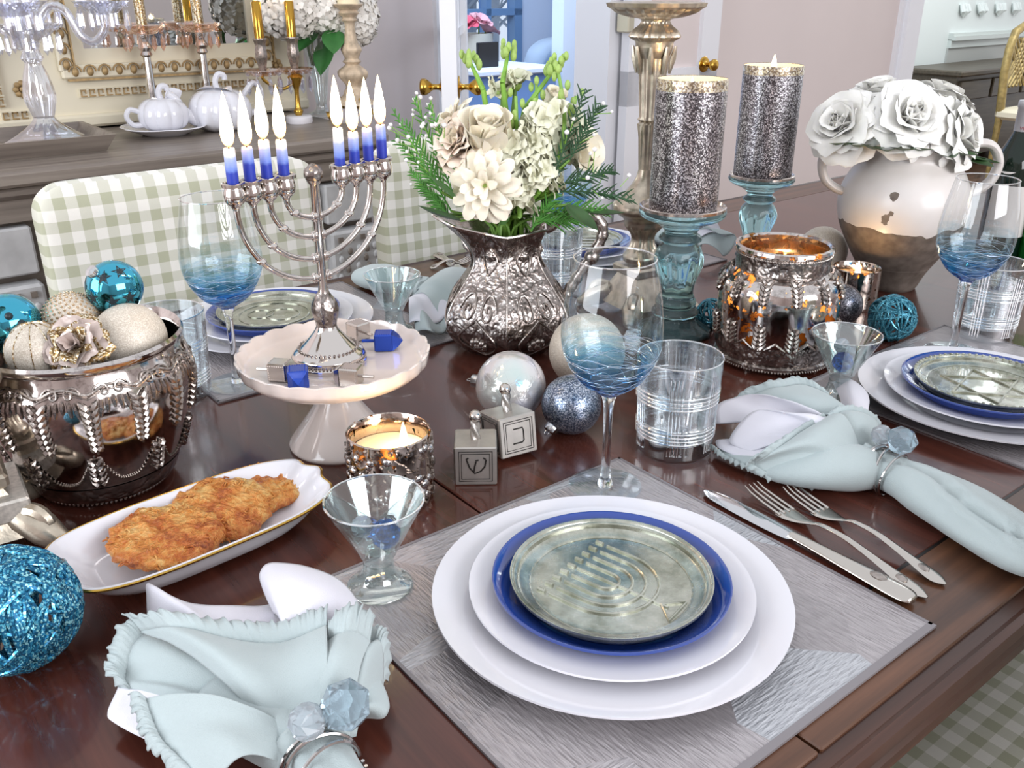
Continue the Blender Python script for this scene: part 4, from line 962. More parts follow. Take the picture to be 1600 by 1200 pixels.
rattan(1112, 490, .022, M['glit_teal2'], 'small teal twine ball hidden behind the mercury glass jar', 18, .0012)
# ------------------------------------------------------------------ silvered bowl of ornaments
def mercury(name, c, dark, spots=0, glow='#ffd3a0'):
    t = NT(name); n = t.noise(120, 4, rough=.7); t.set(c=t.ramp(n, [(.3, dark), (.5, c)]), r=t.math('ADD', t.math('MULTIPLY', n, .12), .03), m=1)
    if spots:
        k = t.math('GREATER_THAN', t.math('ADD', t.math('MULTIPLY', t.noise(30, 1), .45), t.math('MULTIPLY', t.noise(150, 2), .55)), spots)
        tr = t.n('ShaderNodeBsdfTranslucent', {'Color': col(glow)}); tp = t.n('ShaderNodeBsdfTransparent', {'Color': col(glow)})
        a = t.n('ShaderNodeMixShader', {0: .35, 1: tr.outputs[0], 2: tp.outputs[0]})
        b = t.n('ShaderNodeMixShader', {0: k, 1: t.b.outputs[0], 2: a.outputs[0]}); t.link(b.outputs[0], t.out.inputs[0])
    return t.m
M['mercbowl'] = mercury('silvered_bowl_glass', '#cfc8c4', '#9a928e'); M['mercjar'] = mercury('mercury_jar_glass', '#cdc6c2', '#a29b97', .585)
def leafband(R_of, zt, n, drops, mat, parent, name, up=-1, w=.010, rise=1.0):
    # sprays of paired leaves hanging (up=-1) or rising (up=1) around a lathe surface
    for k in range(n):
        a0 = TAU*k/n; g = G()
        for j in range(drops):
            z = zt+up*j*.0062*rise; sz = .0125*(1-.065*j)
            for s in (-1,1):
                a = a0+s*(w*.36*(1-.05*j))/R_of(z); r = R_of(z)+.0008; nr = Vector((cos(a), sin(a), 0)); c = nr*r; c.z = z; tn = Vector((-sin(a), cos(a), 0))
                d = (tn*s*.62+Vector((0,0,.78))).normalized()
                g.tube([c-d*sz*.5, c-d*sz*.15+nr*.0014, c+d*sz*.2+nr*.0012, c+d*sz*.55], [.0008,.0032,.0030,.0006], 6)
        rr = [R_of(zt+up*j*.0062*rise)+.0016 for j in range(drops+1)]
        g.tube([(rr[j]*cos(a0), rr[j]*sin(a0), zt+up*j*.0062*rise) for j in range(drops+1)], .0013, 6)
        part(name, g, mat, parent)
def arches(R_of, fz, n, mat, parent, name, r=.0013, cnt=24):
    g = G(); pts = []
    for i in range(n*cnt):
        a = TAU*i/(n*cnt); z = fz(a*n); q = R_of(z)+.001; pts.append((q*cos(a), q*sin(a), z))
    g.tube(pts, r, 6, closed=True); return part(name, g, mat, parent)
def beads(R_, z, n, r, mat, parent, name='beaded_ring'):
    g = G()
    for k in range(n): a = TAU*k/n; g.ball((R_*cos(a), R_*sin(a), z), r, 6, 4)
    return part(name, g, mat, parent)
def interp(prof):
    pr = sorted(((z, r) for r, z in prof))
    def f(z):
        for (z0, r0), (z1, r1) in zip(pr, pr[1:]):
            if z0 <= z <= z1: return r0+(r1-r0)*(z-z0)/max(1e-9, z1-z0)
        return pr[0][1] if z < pr[0][0] else pr[-1][1]
    return f
BC = Vector((-.412, .812, TZ)); t = thing('silvered_bowl', 'silvered glass bowl with leaf garlands full of ornaments', 'bowl', BC, .2)
outp = sprof([(.060,.006),(.067,.012),(.076,.035),(.089,.075),(.0955,.105),(.0945,.125),(.0895,.140),(.0880,.146)],4)
part('glass_body', G().lathe([(0,.006)]+outp+[(.0925,.150),(.0935,.155),(.0915,.158),(.088,.154)]+sprof([(.0845,.146),(.0915,.11),(.084,.075),(.06,.02),(0,.014)],3), 96, cap=False), M['mercbowl'], t)
f = interp(outp)
NB = 14
leafband(f, .121, NB, 8, M['antique'], t, 'leaf_garland', -1, .011)
arches(f, lambda a: .1375-.006*abs(cos(a/2))**3, NB, M['antique'], t, 'scroll_edge', .0016)
arches(f, lambda a: .128+.006*abs(sin(a/2)), NB, M['antique'], t, 'scroll_edge', .0013)
for k in range(NB):
    a = TAU*(k+.5)/NB; g = G()
    for s in (-1,1):
        pts = []
        for i in range(22):
            th = i*.42; rr = .0068*(1-i/24); da = (s*(.009-.0002*i)+s*rr*cos(th))/.094; z = .1335+rr*sin(th); q = f(z)+.0016; pts.append((q*cos(a+da), q*sin(a+da), z))
        g.tube(pts, .0011, 5)
    for j in range(7):
        da = (j-3)*.0050/.094; z = .1285-.0012*abs(j-3); l = .012+.0022*abs(j-3); g.tube([(f(z)*1.008*cos(a+da), f(z)*1.008*sin(a+da), z), (f(z-l*.5)*1.012*cos(a+da*1.15), f(z-l*.5)*1.012*sin(a+da*1.15), z-l*.5), (f(z-l)*1.006*cos(a+da*1.3), f(z-l)*1.006*sin(a+da*1.3), z-l)], [.0016,.0024,.0012], 6)
    part('scroll', g, M['antique'], t)
part('lower_band', G().lathe([(r+.0008,z) for r,z in outp if z < .0345], 112, cap=False), M['chased'], t)
NW = 9
g = G()
def wave(a): return .046+.014*cos(a)+.003*cos(2*a)
for i in range(NW*26):
    a = TAU*i/(NW*26); z = wave(a*NW); q = f(z)+.001; g.ball((q*cos(a), q*sin(a), z), .0012, 5, 4)
part('beaded_wave', g, M['antique'], t)
g = G(); N_ = NW*24
g.grid(lambda i,j: ((f(z_:=.030+(wave(TAU*i*NW)-.030)*j)+.0009)*cos(TAU*i), (f(z_)+.0009)*sin(TAU*i), z_), N_, 5, wrap=True); part('wave_band', g, M['antique'], t)
leafband(f, .036, NW, 5, M['chased'], t, 'leaf_spray', 1, .011)
beads(.0615, .006, 90, .0019, M['softsilver'], t)
for k in range(3): a = TAU*k/3+.4; part('foot', G().ball((.05*cos(a), .05*sin(a), .0042), .0044, 10, 8), M['antique'], t)
# ornaments in the bowl
def cut_ball(c, r, label, star=True):
    t = thing('teal_ornament', label, 'ornament', c, 0, 'teal mirror ornaments'); part('shell', G().ball((0,0,0), r, 40, 26), M['teal_metal'], t)
    dirs = [(-.45,-.85,-.12),(.02,-.8,.62),(.25,-.92,-.25),(.75,-.6,-.2),(-.9,-.2,.3),(.5,-.45,.75)] if star else [(.45,-.88,.12),(-.5,-.6,.6)]
    for d in dirs:
        d = Vector(d).normalized(); q = d.to_track_quat('Z','Y').to_matrix().to_4x4(); n = 5 if star else 6; V = [(0,0)]; 
        for i in range(2*n):
            rr = (r*.30 if star else r*.62) if i % 2 == 0 else (r*.12 if star else r*.07); a = TAU*i/(2*n)+.3; V.append((rr*cos(a), rr*sin(a)))
        V3 = [(x, y, math.sqrt(max(1e-9, (r*1.008)**2-x*x-y*y))) for x, y in V]
        part('cutout', G().add(V3, [(0, 1+i, 1+(i+1)%(2*n)) for i in range(2*n)], q), M['cutout_shade'], t, smooth=False)
        if not star: 
            for i in range(6):
                a = TAU*i/6+.3; x, y = r*.42*cos(a), r*.42*sin(a); part('cutout', G().ball((x,y,math.sqrt(r*r-x*x-y*y)), r*.13, 10, 6, q), M['cutout_shade'], t)
    part('cap', G().lathe([(.006,r-.002),(.006,r+.004),(0,r+.005)], 14, M=Rm(.6,-.5,0)), M['capmetal'], t)
cut_ball(RY(179, 449, .845), .0265, 'teal mirror ball with star cutouts at the back of the ornament bowl')
cut_ball(RY(14, 506, .80), .0285, 'teal mirror ball with snowflake cutout at the left of the ornament bowl', False)
def bowl_ball(px, py, Y, r, mat, label, fn=None):
    c = RY(px, py, Y); t = thing('ornament_ball', label, 'ornament', c, 0, 'ornaments in the bowl'); part('shell', G().ball((0,0,0), r, 36, 24, fn=fn), mat, t)
    part('cap', G().lathe([(.006,r-.002),(.006,r+.004),(0,r+.005)], 14, M=Rm(2.4,.6,0)), M['capmetal'], t); return t
bowl_ball(203, 530, .815, .0345, M['glit_cream'], 'large cream frosted ball at the right of the ornament bowl')
b = bowl_ball(112, 500, .825, .0265, M['glit_cream'], 'champagne ball covered in tiny beads at the back of the ornament bowl')
g = G()
for i in range(420):
    z = 1-2*(i+.5)/420; a = i*2.39996; rr = math.sqrt(1-z*z); g.ball((.0268*rr*cos(a), .0268*rr*sin(a), .0268*z), .0014, 5, 4)
part('bead_coat', g, pm('champagne_beads', '#d8bfa0', .2, .8), b)
b = bowl_ball(58, 548, .775, .027, M['glit_cream'], 'pale gold ornament with raised ribs at the front left of the bowl', lambda d: 1+.012*cos(10*math.atan2(d.y,d.x)))
for k in range(5): part('cord', G().tube([(.0273*cos(a)*cos(k*.63), .0273*cos(a)*sin(k*.63), .0273*sin(a)) for a in [TAU*i/30 for i in range(30)]], .0006, 5, closed=True), M['glit_gold'], b)
c = RY(117, 540, .765); t = thing('glitter_flower', 'frosted flower ornament with gold glitter edges at the front of the bowl', 'ornament', c, 0, rot=(R(58), 0, .1))
M['frost'] = pm('frosted_petal', '#c9b8b0', .35, .1, coat=.3)
fp = [petal_mesh('petal', .0125, .026, .005, .006, M['frost'], .002), petal_mesh('petal', .012, .030, .006, .012, M['glit_gold'], .003)]
bloom(t, fp, [(0,4,.001,.15,0,.75),(1,5,.002,.5,-.002,.8),(0,6,.003,.75,-.002,.95),(1,7,.003,1.0,-.004,.92),(0,7,.003,1.15,-.004,1.05),(1,9,.003,1.35,-.006,1.0)], .15)
# ------------------------------------------------------------------ mercury jar, votives
M['jarlining'] = thin('amber_jar_lining', '#ffe2b4', .3, rough=.2); JP = P(1205, 558); t = thing('mercury_jar', 'mercury glass candle jar with chased silver bands glowing inside', 'candle jar', JP)
jo = sprof([(.066,.012),(.0755,.022),(.0775,.045),(.0785,.09),(.0765,.108),(.069,.119),(.0595,.1245),(.0575,.129),(.0575,.147)],4)
part('glass_body', G().lathe([(0,.012)]+jo+[(.0605,.150),(.063,.1535),(.062,.157),(.058,.158),(.0555,.155)], 96, cap=False), M['mercjar'], t)
part('lining', G().lathe([(.0555,.155)]+sprof([(.0548,.148),(.0548,.13),(.066,.117),(.0752,.105),(.0762,.085),(.075,.03)],3), 72, cap=False), M['jarlining'], t)
f = interp(jo)
part('neck_band', G().lathe([(.0585,.126),(.0602,.128),(.0595,.131),(.0595,.144),(.0602,.147),(.0585,.149)], 96, lambda a,z,i: 1+.012*cos(26*a)*(1 if .13<z<.146 else 0), cap=False), M['chased'], t)
beads(.0602, .1475, 110, .0011, M['softsilver'], t)
leafband(f, .122, 12, 5, M['antique'], t, 'leaf_drop', -1, .009, .9)
part('foot_band', G().lathe([(.070,.006),(.0765,.008),(.0770,.012),(.0740,.014),(.0775,.024),(.0785,.040)], 96, lambda a,z,i: 1+.008*cos(36*a)*(1 if .016<z<.038 else 0), cap=False), M['chased'], t)
arches(f, lambda a: .047-.010*abs(cos(a/2)), 12, M['antique'], t, 'scroll_edge', .0016)
leafband(f, .040, 12, 5, M['antique'], t, 'leaf_spray', 1, .012, .95)
beads(.0765, .0075, 120, .0014, M['softsilver'], t)
for k in range(4): a = TAU*k/4+.8; part('foot', G().lathe([(.004,0),(.005,.003),(.004,.008)], 10, M=Tm(.062*cos(a),.062*sin(a),0)), M['antique'], t)
part('wax', G().lathe([(.070,.03),(.0735,.06),(.073,.085),(0,.086)], 40, cap=False), M['wax'], t)
flame(t, (0,0,.088), .03, 5)
def votive(px, py, r, h, label, mosaic, zw, fl, power):
    t = thing('votive_candle', label, 'candle', P(px, py), .3, 'votive candles')
    M_ = M['votive']
    part('glass_cup', G().lathe([(0,0),(r*.96,0),(r,.003)]+[(r,.003+(h-.004)*i/16) for i in range(1,17)]+[(r-.0015,h),(r-.003,h-.002),(r-.003,zw),(r-.003,.006),(0,.005)], 64, cap=False), M_, t)
    if mosaic:
        g = G(); rs = random.Random(3)
        for k in range(64):
            a = rs.uniform(0,TAU); z = rs.uniform(.008,h-.01); s = rs.uniform(.003,.0058); g.ball((0,0,0), s, 10, 6, Matrix.Rotation(a,4,'Z')@Tm(r,0,z), sq=(.55,1,1))
        part('glass_gems', g, M['gemsilver'], t)
        g = G()
        for k in range(520):
            a = rs.uniform(0,TAU); z = rs.uniform(.003,h-.003); b = 3*sin(a*2+z*90); L = .0032
            g.box((-.0016,-L/2,-.0005),(.0017,L/2,.0007), Matrix.Rotation(a,4,'Z')@Tm(r,0,z)@Rm(b,0,0))
        part('mosaic_chips', g, M['antique'], t, smooth=False)
    part('wax', G().lathe([(r-.0035,.006),(r-.0035,zw),(r*.6,zw-.001),(0,zw-.0012)], 40, cap=False), M['wax'], t)
    flame(t, fl, .027, power, .8)
M['votive'] = mercury('mercury_votive_glass', '#c4b5aa', '#85776f', .60); M['gemsilver'] = pm('silver_gem', '#cfcac8', .12, 1)
votive(613, 775, .0405, .073, 'mosaic mercury glass votive candle burning beside the latkes', True, .052, (.014,-.002,.0535), .5)
votive(1330, 478, .0365, .064, 'mercury glass votive candle burning in front of the two handled vase', False, .045, (.002,.0,.0465), .5)
# ------------------------------------------------------------------ teal glass candlesticks with glitter pillars
def teal():
    t = NT('teal_pressed_glass').set(c='#b6e2e8', r=.03, ior=1.3, tr=.9); t.bump(t.noise(30,2), .08); return t.m
M['teal'] = teal()
def teal_stick(px, py, s, label, plabel, r, h0, h1):
    t = thing('glass_candlestick', label, 'candlestick', P(px, py), 0, 'teal glass candlesticks')
    def mod(a, z, i):
        z /= s
        if .060 < z < .128: return 1+.055*cos(9*a+z*30)*sin(PI*(z-.060)/.068)
        if z < .03: return 1+.03*cos(12*a)
        return 1
    pr = sprof([(.050,0),(.052,.004),(.049,.010),(.036,.018),(.030,.026),(.031,.030),(.034,.034),(.031,.039),(.0275,.043),(.029,.047),(.028,.052),(.0235,.062),(.0245,.078),(.031,.098),(.034,.112),(.0305,.126),(.0235,.134),(.0285,.1375),(.030,.141),(.027,.145),(.0225,.149),(.027,.156),(.040,.164),(.054,.170),(.0595,.176),(.0590,.182)],3)
    part('stem', G().lathe([(x*s,z*s) for x,z in pr], 72, mod), M['teal'], t)
    part('rim', G().lathe([(.0585*s,.182*s),(.0590*s,.186*s),(.057*s,.187*s),(.055*s,.183*s),(0,.1825*s)], 64, cap=False), M['rimmetal'], t)
    z0 = .1832*s; c = thing('pillar_candle', plabel, 'candle', P(px, py)+Vector((0,0,z0)), 0, 'silver glitter pillar candles'); H_ = h1-z0
    part('glitter_coat', G().lathe([(0,0),(r*.98,0),(r,.002)]+[(r,.002+(H_-.016)*i/6) for i in range(1,7)], 64, cap=False), M['glit_silver'], c)
    part('gold_edge', G().lathe([(r,H_-.014),(r*1.005,H_-.008),(r,H_-.001),(r*.97,H_)], 64, cap=False), M['glit_gold2'], c)
    part('wax', G().lathe([(r*.97,H_-.0005),(r*.9,H_-.004),(r*.5,H_-.010),(0,H_-.012)], 48, cap=False), M['wax'], c)
    return c, H_
M['rimmetal'] = pm('silvered_rim', '#cfc4bc', .15, .9); M['glit_gold2'] = glitter('amber_silver_glitter', ['#8d7f72','#d8c8a6','#f4ead2','#a8947a','#fffaf0'], 480)
c, H_ = teal_stick(1052, 520, 1.0, 'teal glass candlestick nearest the mercury jar, with the left pillar', 'silver glitter pillar candle on the nearer teal candlestick', .0462, 0, HT(P(1052,520), 122))
flame(c, (0,0,H_-.010), .012, .15)
c, H_ = teal_stick(1174, 425, .92, 'teal glass candlestick behind the mercury jar, with the right pillar', 'lit silver glitter pillar candle on the farther teal candlestick', .0478, 0, HT(P(1174,425), 101))
flame(c, (0,0,H_-.008), .024, .3)
# ------------------------------------------------------------------ two handled vase and its roses
def vase_mat():
    t = NT('half_glazed_stoneware'); sx = t.n('ShaderNodeSeparateXYZ', {0: t.tc.outputs['Object']}); z = sx.outputs[2]
    w = t.noise(16, 3); k = t.math('GREATER_THAN', t.math('ADD', z, t.math('MULTIPLY', t.math('SUBTRACT', w, .5), .055)), .112)
    wn = t.n('ShaderNodeTexNoise', {'Vector': t.tc.outputs['Object'], 'Scale': 90.0, 'Detail': 2.0}); wv = t.n('ShaderNodeVectorMath', {0: t.tc.outputs['Object'], 1: t.n('ShaderNodeVectorMath', {0: wn.outputs[1], 'Scale': .012}, operation='SCALE').outputs[0]}, operation='ADD').outputs[0]; chip = None
    for p_, r_ in (((-.040,-.085,.166),.0065),((-.040,-.085,.142),.0075),((-.047,-.083,.134),.0085),((-.044,-.083,.127),.006),((.05,.08,.15),.01)):
        dd_ = t.math('LESS_THAN', t.n('ShaderNodeVectorMath', {0: wv, 1: (p_[0]+.006, p_[1]+.006, p_[2]+.006)}, operation='DISTANCE').outputs['Value'], r_); chip = dd_ if chip is None else t.math('MAXIMUM', chip, dd_)
    glz = t.math('MULTIPLY', k, t.math('SUBTRACT', 1, chip))
    raw = t.ramp(t.noise(60, 4), [(.3,'#5a5048'),(.7,'#7c7067')])
    t.set(c=t.mix(glz, raw, t.ramp(t.noise(12,3), [(.3,'#cfc8c2'),(.7,'#dcd6d2')])), r=t.math('SUBTRACT', .75, t.math('MULTIPLY', glz, .42)), coat=t.math('MULTIPLY', glz, .12)); return t.m
M['vase'] = vase_mat(); VP_ = P(1388, 446); t = thing('two_handled_vase', 'half glazed cream and brown stoneware vase with two loop handles', 'vase', VP_, -.1)
vp = sprof([(.040,0),(.044,.006),(.054,.03),(.075,.066),(.093,.102),(.1005,.136),(.097,.165),(.084,.192),(.070,.208),(.067,.220),(.072,.236)],4)
part('vase_body', G().lathe([(0,0)]+vp+[(.069,.238),(.063,.22),(.066,.205),(.09,.16),(.06,.04),(0,.01)], 72, cap=False), M['vase'], t)
for s in (-1,1):
    part('handle', G().tube(spline([(s*.070,0,.214),(s*.094,0,.234),(s*.120,0,.232),(s*.135,0,.208),(s*.130,0,.180),(s*.114,0,.164),(s*.096,0,.156)],5), .0115, 12, flat=.62), M['vase'], t)
def stemto(t, w0, w1, mat=None, r=.0022, bend=.01, name='stem'):
    inv = t.matrix_basis.inverted(); a = Vector(w0); b = Vector(w1); m = b+Vector((0,0,.078)) if name == 'stem' else a.lerp(b,.5)+Vector((0,0,bend))
    pts = [inv@Vector(p) for p in spline([tuple(a),tuple(m),tuple(b)],5)]
    return part(name, G().tube(pts, r, 6), mat or M['stem'], t)
def facing(d): return Vector(d).to_track_quat('Z','Y').to_euler()
def leaf_mesh(name, w, h, curl, mat):
    return G_leaf(w, h, curl, name, mat)
def G_leaf(w, h, curl, name, mat):
    def fn(i, j): s = i*2-1; wd = w*sin(PI*min(1,.04+.96*j))**.8*(1-.35*j); return (s*wd, curl*j*j+abs(s)*wd*.35, h*j)
    me = G().grid(fn, 7, 9).mesh(name); setmat(me, mat); return me
M['wpetal'] = pm('white_silk_petal', '#f4f3ee', .7, sss=.3); M['wpetal'].node_tree.nodes['Principled BSDF'].inputs['Subsurface Radius'].default_value = (.01,.01,.008)
wp = [petal_mesh('petal', .017, .032, .010, .000, M['wpetal'], .001), petal_mesh('petal', .027, .042, .012, .012, M['wpetal'], .002), petal_mesh('petal', .036, .052, .012, .024, M['wpetal'], .004)]
ROSE = [(0,3,.001,-.12,.006,.8),(0,4,.004,.02,.004,.95),(1,4,.006,.12,.002,.9),(1,5,.009,.42,0,.98),(2,5,.010,.72,-.002,.92),(2,6,.010,1.05,-.004,.98),(2,5,.010,1.5,-.006,1.0)]
mouth = VP_+Vector((0,0,.235))
for k, (px, py, Y, d, s, lb) in enumerate([
    (1312, 190, 1.44, (-.75,-.55,.55), 1.02, 'white silk rose leaning out at the left of the vase'), (1428, 178, 1.40, (.05,-.85,.55), 1.05, 'white silk rose facing the camera in the middle of the vase'),
    (1372, 138, 1.52, (-.2,-.1,1), .95, 'white silk rose at the top of the vase arrangement'), (1512, 205, 1.42, (.8,-.55,.35), 1.0, 'white silk rose leaning out at the right of the vase'),
    (1478, 150, 1.52, (.45,.1,.9), .98, 'white silk rose at the upper right behind the middle rose'), (1408, 160, 1.58, (0,.5,.9), .9, 'white silk rose hidden at the back of the vase arrangement'),
    (1345, 165, 1.56, (-.55,.4,.8), .9, 'white silk rose at the upper left behind the leaning one')]):
    p = RY(px, py, Y); dd = Vector(d).normalized(); p = p-dd*.018
    f_ = thing('silk_rose', lb, 'flower', p, 0, 'white silk roses in the vase', rot=facing(dd)); bloom(f_, wp, [(a,b,c*s,e_,z*s,q*s) for a,b,c,e_,z,q in ROSE], .14)
    stemto(f_, p, mouth+Vector((rnd(-.03,.03), rnd(-.03,.03), -.09)), r=.003)
lm = leaf_mesh('leaf', .02, .06, .012, M['leaf'])
for k, (px, py, Y, d) in enumerate([(1352, 228, 1.42, (-.5,-.6,.2)), (1468, 235, 1.42, (.5,-.7,.1)), (1395, 232, 1.41, (.1,-.8,.2)), (1500, 245, 1.46, (.8,-.3,.0))]):
    p = RY(px, py, Y)
    f_ = thing('leaf_sprig', ['dark leaf sprig under the left white rose', 'dark leaf sprig between the middle and right white roses', 'dark leaf sprig under the middle white rose', 'dark leaf sprig under the right white rose'][k], 'leaf', p, 0, 'leaves in the vase', rot=facing(Vector(d)))
    for q in (-.7, 0, .7): part('leaf', lm, None, f_, M=Rm(0,q,0)@Matrix.Rotation(.3,4,'X'))
    stemto(f_, p, mouth+Vector((rnd(-.02,.02), rnd(-.02,.02), -.06)))
# ================================================================== silver pitcher
PP = P(793, 540); t = thing('silver_pitcher', 'chased antique silver pitcher with a wide spout holding flowers', 'pitcher', PP)
pprof = sprof([(.052,0),(.057,.004),(.068,.014),(.082,.030),(.0875,.048),(.082,.070),(.066,.094),(.050,.118),(.0440,.134),(.0450,.148),(.050,.162),(.055,.172)],4)
def hexm(a): q = (a+PI/2) % (PI/3)-0; q = min(q, PI/3-q); return .15+.85*.94/cos(PI/6-q)*1.0
def pit(off):
    def fn(i, j):
        x = j*(len(pprof)-1); k = int(min(x, len(pprof)-2)); w = x-k; r = pprof[k][0]*(1-w)+pprof[k+1][0]*w; z = pprof[k][1]*(1-w)+pprof[k+1][1]*w
        a = TAU*i; r = (r-off)*hexm(a); d = (a-PI-.10+PI) % TAU-PI; s = math.exp(-(d/.50)**2)*max(0,(z-.118)/.054)**1.5
        b = max(0,(z-.15)/.022); r += s*.046; z += s*.016-.004*b*math.exp(-((a-1.5*PI)/.8)**2)
        return (r*cos(a), r*sin(a), z)
    return fn
g = G().grid(pit(0), 120, 46, wrap=True); n0 = len(g.v); g.f.append(tuple(range(119,-1,-1)))
part('pitcher_body', g, M['chased'], t, auto=50)
g = G().grid(pit(.0022), 120, 46, wrap=True); g.f = [tuple(reversed(f_)) for f_ in g.f]; part('lining', g, M['antique'], t)
F0 = pit(.001); part('rim', G().tube([F0(i/120, 1.0) for i in range(120)], .0022, 8, closed=True), M['softsilver'], t)
for k in range(6):
    i_ = (PI/2+k*PI/3)/TAU % 1; part('ridge', G().tube([F0(i_, j/40) for j in range(1,39)], .0013, 6), M['antique'], t)
# raised scroll work on the panels
fp_ = pit(-.0012)
for k in range(6):
    ic = ((PI/2+(k+.5)*PI/3)/TAU) % 1; g = G()
    for s in (-1,1):
        for pts in ([fp_((ic+s*(.030+.026*(1-q/20)*cos(q*.55))) % 1, .47+.085*(1-q/20)*sin(q*.55)) for q in range(20)], [fp_((ic+s*.055*sin(PI*q/16)) % 1, .12+.30*q/16) for q in range(17)], [fp_((ic+s*.035*sin(PI*q/12)) % 1, .62+.2*q/12) for q in range(13)]):
            part('scroll', G().tube(pts, .0013, 6), M['antique'], t)
    for jc, ra, rj, sz in ((.76,.015,.025,.0040),(.25,.019,.036,.0046)):
        g = G()
        for q in range(8): a = TAU*q/8; g.ball(fp_((ic+ra*cos(a)) % 1, jc+rj*sin(a)), sz, 8, 5)
        g.ball(fp_(ic, jc), sz*1.5, 8, 6); part('rosette', g, M['antique'], t)
hp = spline([(.050,0,.165),(.085,0,.186),(.116,0,.182),(.127,0,.162),(.118,0,.136),(.103,0,.112),(.088,0,.088),(.080,0,.074)],6)
h = part('handle', G().tube(hp, [.0068+.0018*sin(i*.9)**2 for i in range(len(hp))], 10), M['antique'], t)
part('handle_knot', G().ball(hp[26], .0105, 12, 8), M['antique'], h)
# ------------------------------------------------------------------ the bouquet in the pitcher
PM = PP+Vector((0,0,.165)); PY = PP.y
M['creamp'] = pm('cream_petal', '#f8f0dd', .65, sss=.2, var=.03, vs=60); M['peach'] = pm('peach_petal', '#f5e5d6', .65, sss=.2, var=.05, vs=60)
M['ivory'] = pm('ivory_green_petal', '#e6e6cf', .65, var=.05, vs=60); M['bud'] = pm('green_bud', '#9dbb62', .5, var=.15, vs=60); M['whitebud'] = pm('white_bud', '#f1eef0', .6)
M['spring'] = pm('bright_green_stem', '#7fae45', .5, var=.15, vs=50); M['cedar'] = pm('dark_cedar', '#2f4f33', .6, var=.3, vs=80); M['fern'] = pm('light_cedar', '#4f8a3a', .6, var=.25, vs=80)
def toneck(k=0): return PM+Vector((rnd(-.022,.022), rnd(-.022,.02), -.07))
for m in ('creamp','peach','ivory'): M[m].node_tree.nodes['Principled BSDF'].inputs['Subsurface Radius'].default_value = (.008,.006,.004)
cp_ = [petal_mesh('petal', .014, .034, .010, .001, M['creamp']), petal_mesh('petal', .022, .044, .013, .008, M['creamp'], .001), petal_mesh('petal', .020, .040, .012, .012, M['peach'], .004), petal_mesh('petal', .0078, .040, .003, .010, M['creamp'], .001, 5, 8), petal_mesh('petal', .013, .022, .005, .008, M['ivory'], .003)]
def flower(name, label, px, py, Y, d, spec, sepal=True, back=.02, stem='stem', jit=.12):
    dd = Vector(d).normalized(); p = RY(px, py, Y)-dd*back
    f_ = thing(name, label, 'flower', p, 0, 'flowers in the pitcher', rot=facing(dd)); bloom(f_, cp_, spec, jit)
    if sepal: part('calyx', G().ball((0,0,0), .008, 10, 8, sq=(1,1,1.1)), M['bud'], f_)
    stemto(f_, p, toneck(), M[stem], .0026); return f_
flower('rose', 'half open cream rose in the middle of the pitcher bouquet', 763, 205, PY-.045, (.0,-.5,.95), [(0,3,.001,-.15,.006,1.05),(0,4,.005,-.05,.004,1.25),(1,5,.010,.0,0,1.25),(1,4,.013,.2,-.002,1.3)], back=.028)
flower('rose', 'ruffled peach rose at the left of the pitcher bouquet', 712, 215, PY-.025, (-.6,-.65,.5), [(0,4,.001,-.05,.004,.8),(2,6,.004,.1,.003,.85),(2,7,.006,.4,.002,.95),(2,8,.008,.75,0,1.0),(2,8,.008,1.1,-.002,1.05)])
flower('chrysanthemum', 'cream chrysanthemum drooping over the front of the pitcher', 754, 292, PY-.085, (-.15,-.95,.12), [(3,5,.001,.25,.003,.75),(3,9,.003,.7,.002,.9),(3,11,.004,1.05,0,1.05),(3,12,.004,1.35,-.001,1.12),(3,12,.004,1.65,-.003,1.1)], jit=.3)
flower('chrysanthemum', 'pale chrysanthemum behind the peach rose', 697, 178, PY+.01, (-.7,-.2,.75), [(3,6,.002,.4,.002,.7),(3,10,.003,.8,0,.85),(3,12,.003,1.2,0,.95)], jit=.3)
flower('rose', 'cream rose at the upper right of the pitcher bouquet', 868, 152, PY+.015, (.3,-.35,.9), [(0,3,.001,-.1,.003,.75),(0,5,.004,.0,.001,.85),(1,5,.006,.15,0,.75)])
flower('lisianthus', 'cream papery flower at the right of the pitcher bouquet', 918, 235, PY-.02, (.75,-.6,.3), [(1,4,.002,.3,.002,.75),(1,5,.004,.75,0,.85)])
flower('lisianthus', 'small ivory flower above the papery cream one at the right', 922, 188, PY+.005, (.7,-.2,.6), [(4,4,.002,.5,0,.9),(4,5,.003,1.0,0,1.0)])
flower('lisianthus', 'small ivory flower at the top of the pitcher bouquet', 806, 108, PY+.02, (.0,-.3,1), [(4,3,.002,.2,0,1.0),(4,4,.003,.7,0,1.1)])
flower('lisianthus', 'small ivory flower below the top buds left of the stalks', 776, 125, PY+.02, (-.4,-.3,.9), [(4,3,.002,.3,0,.8),(4,4,.003,.8,0,1.0)])
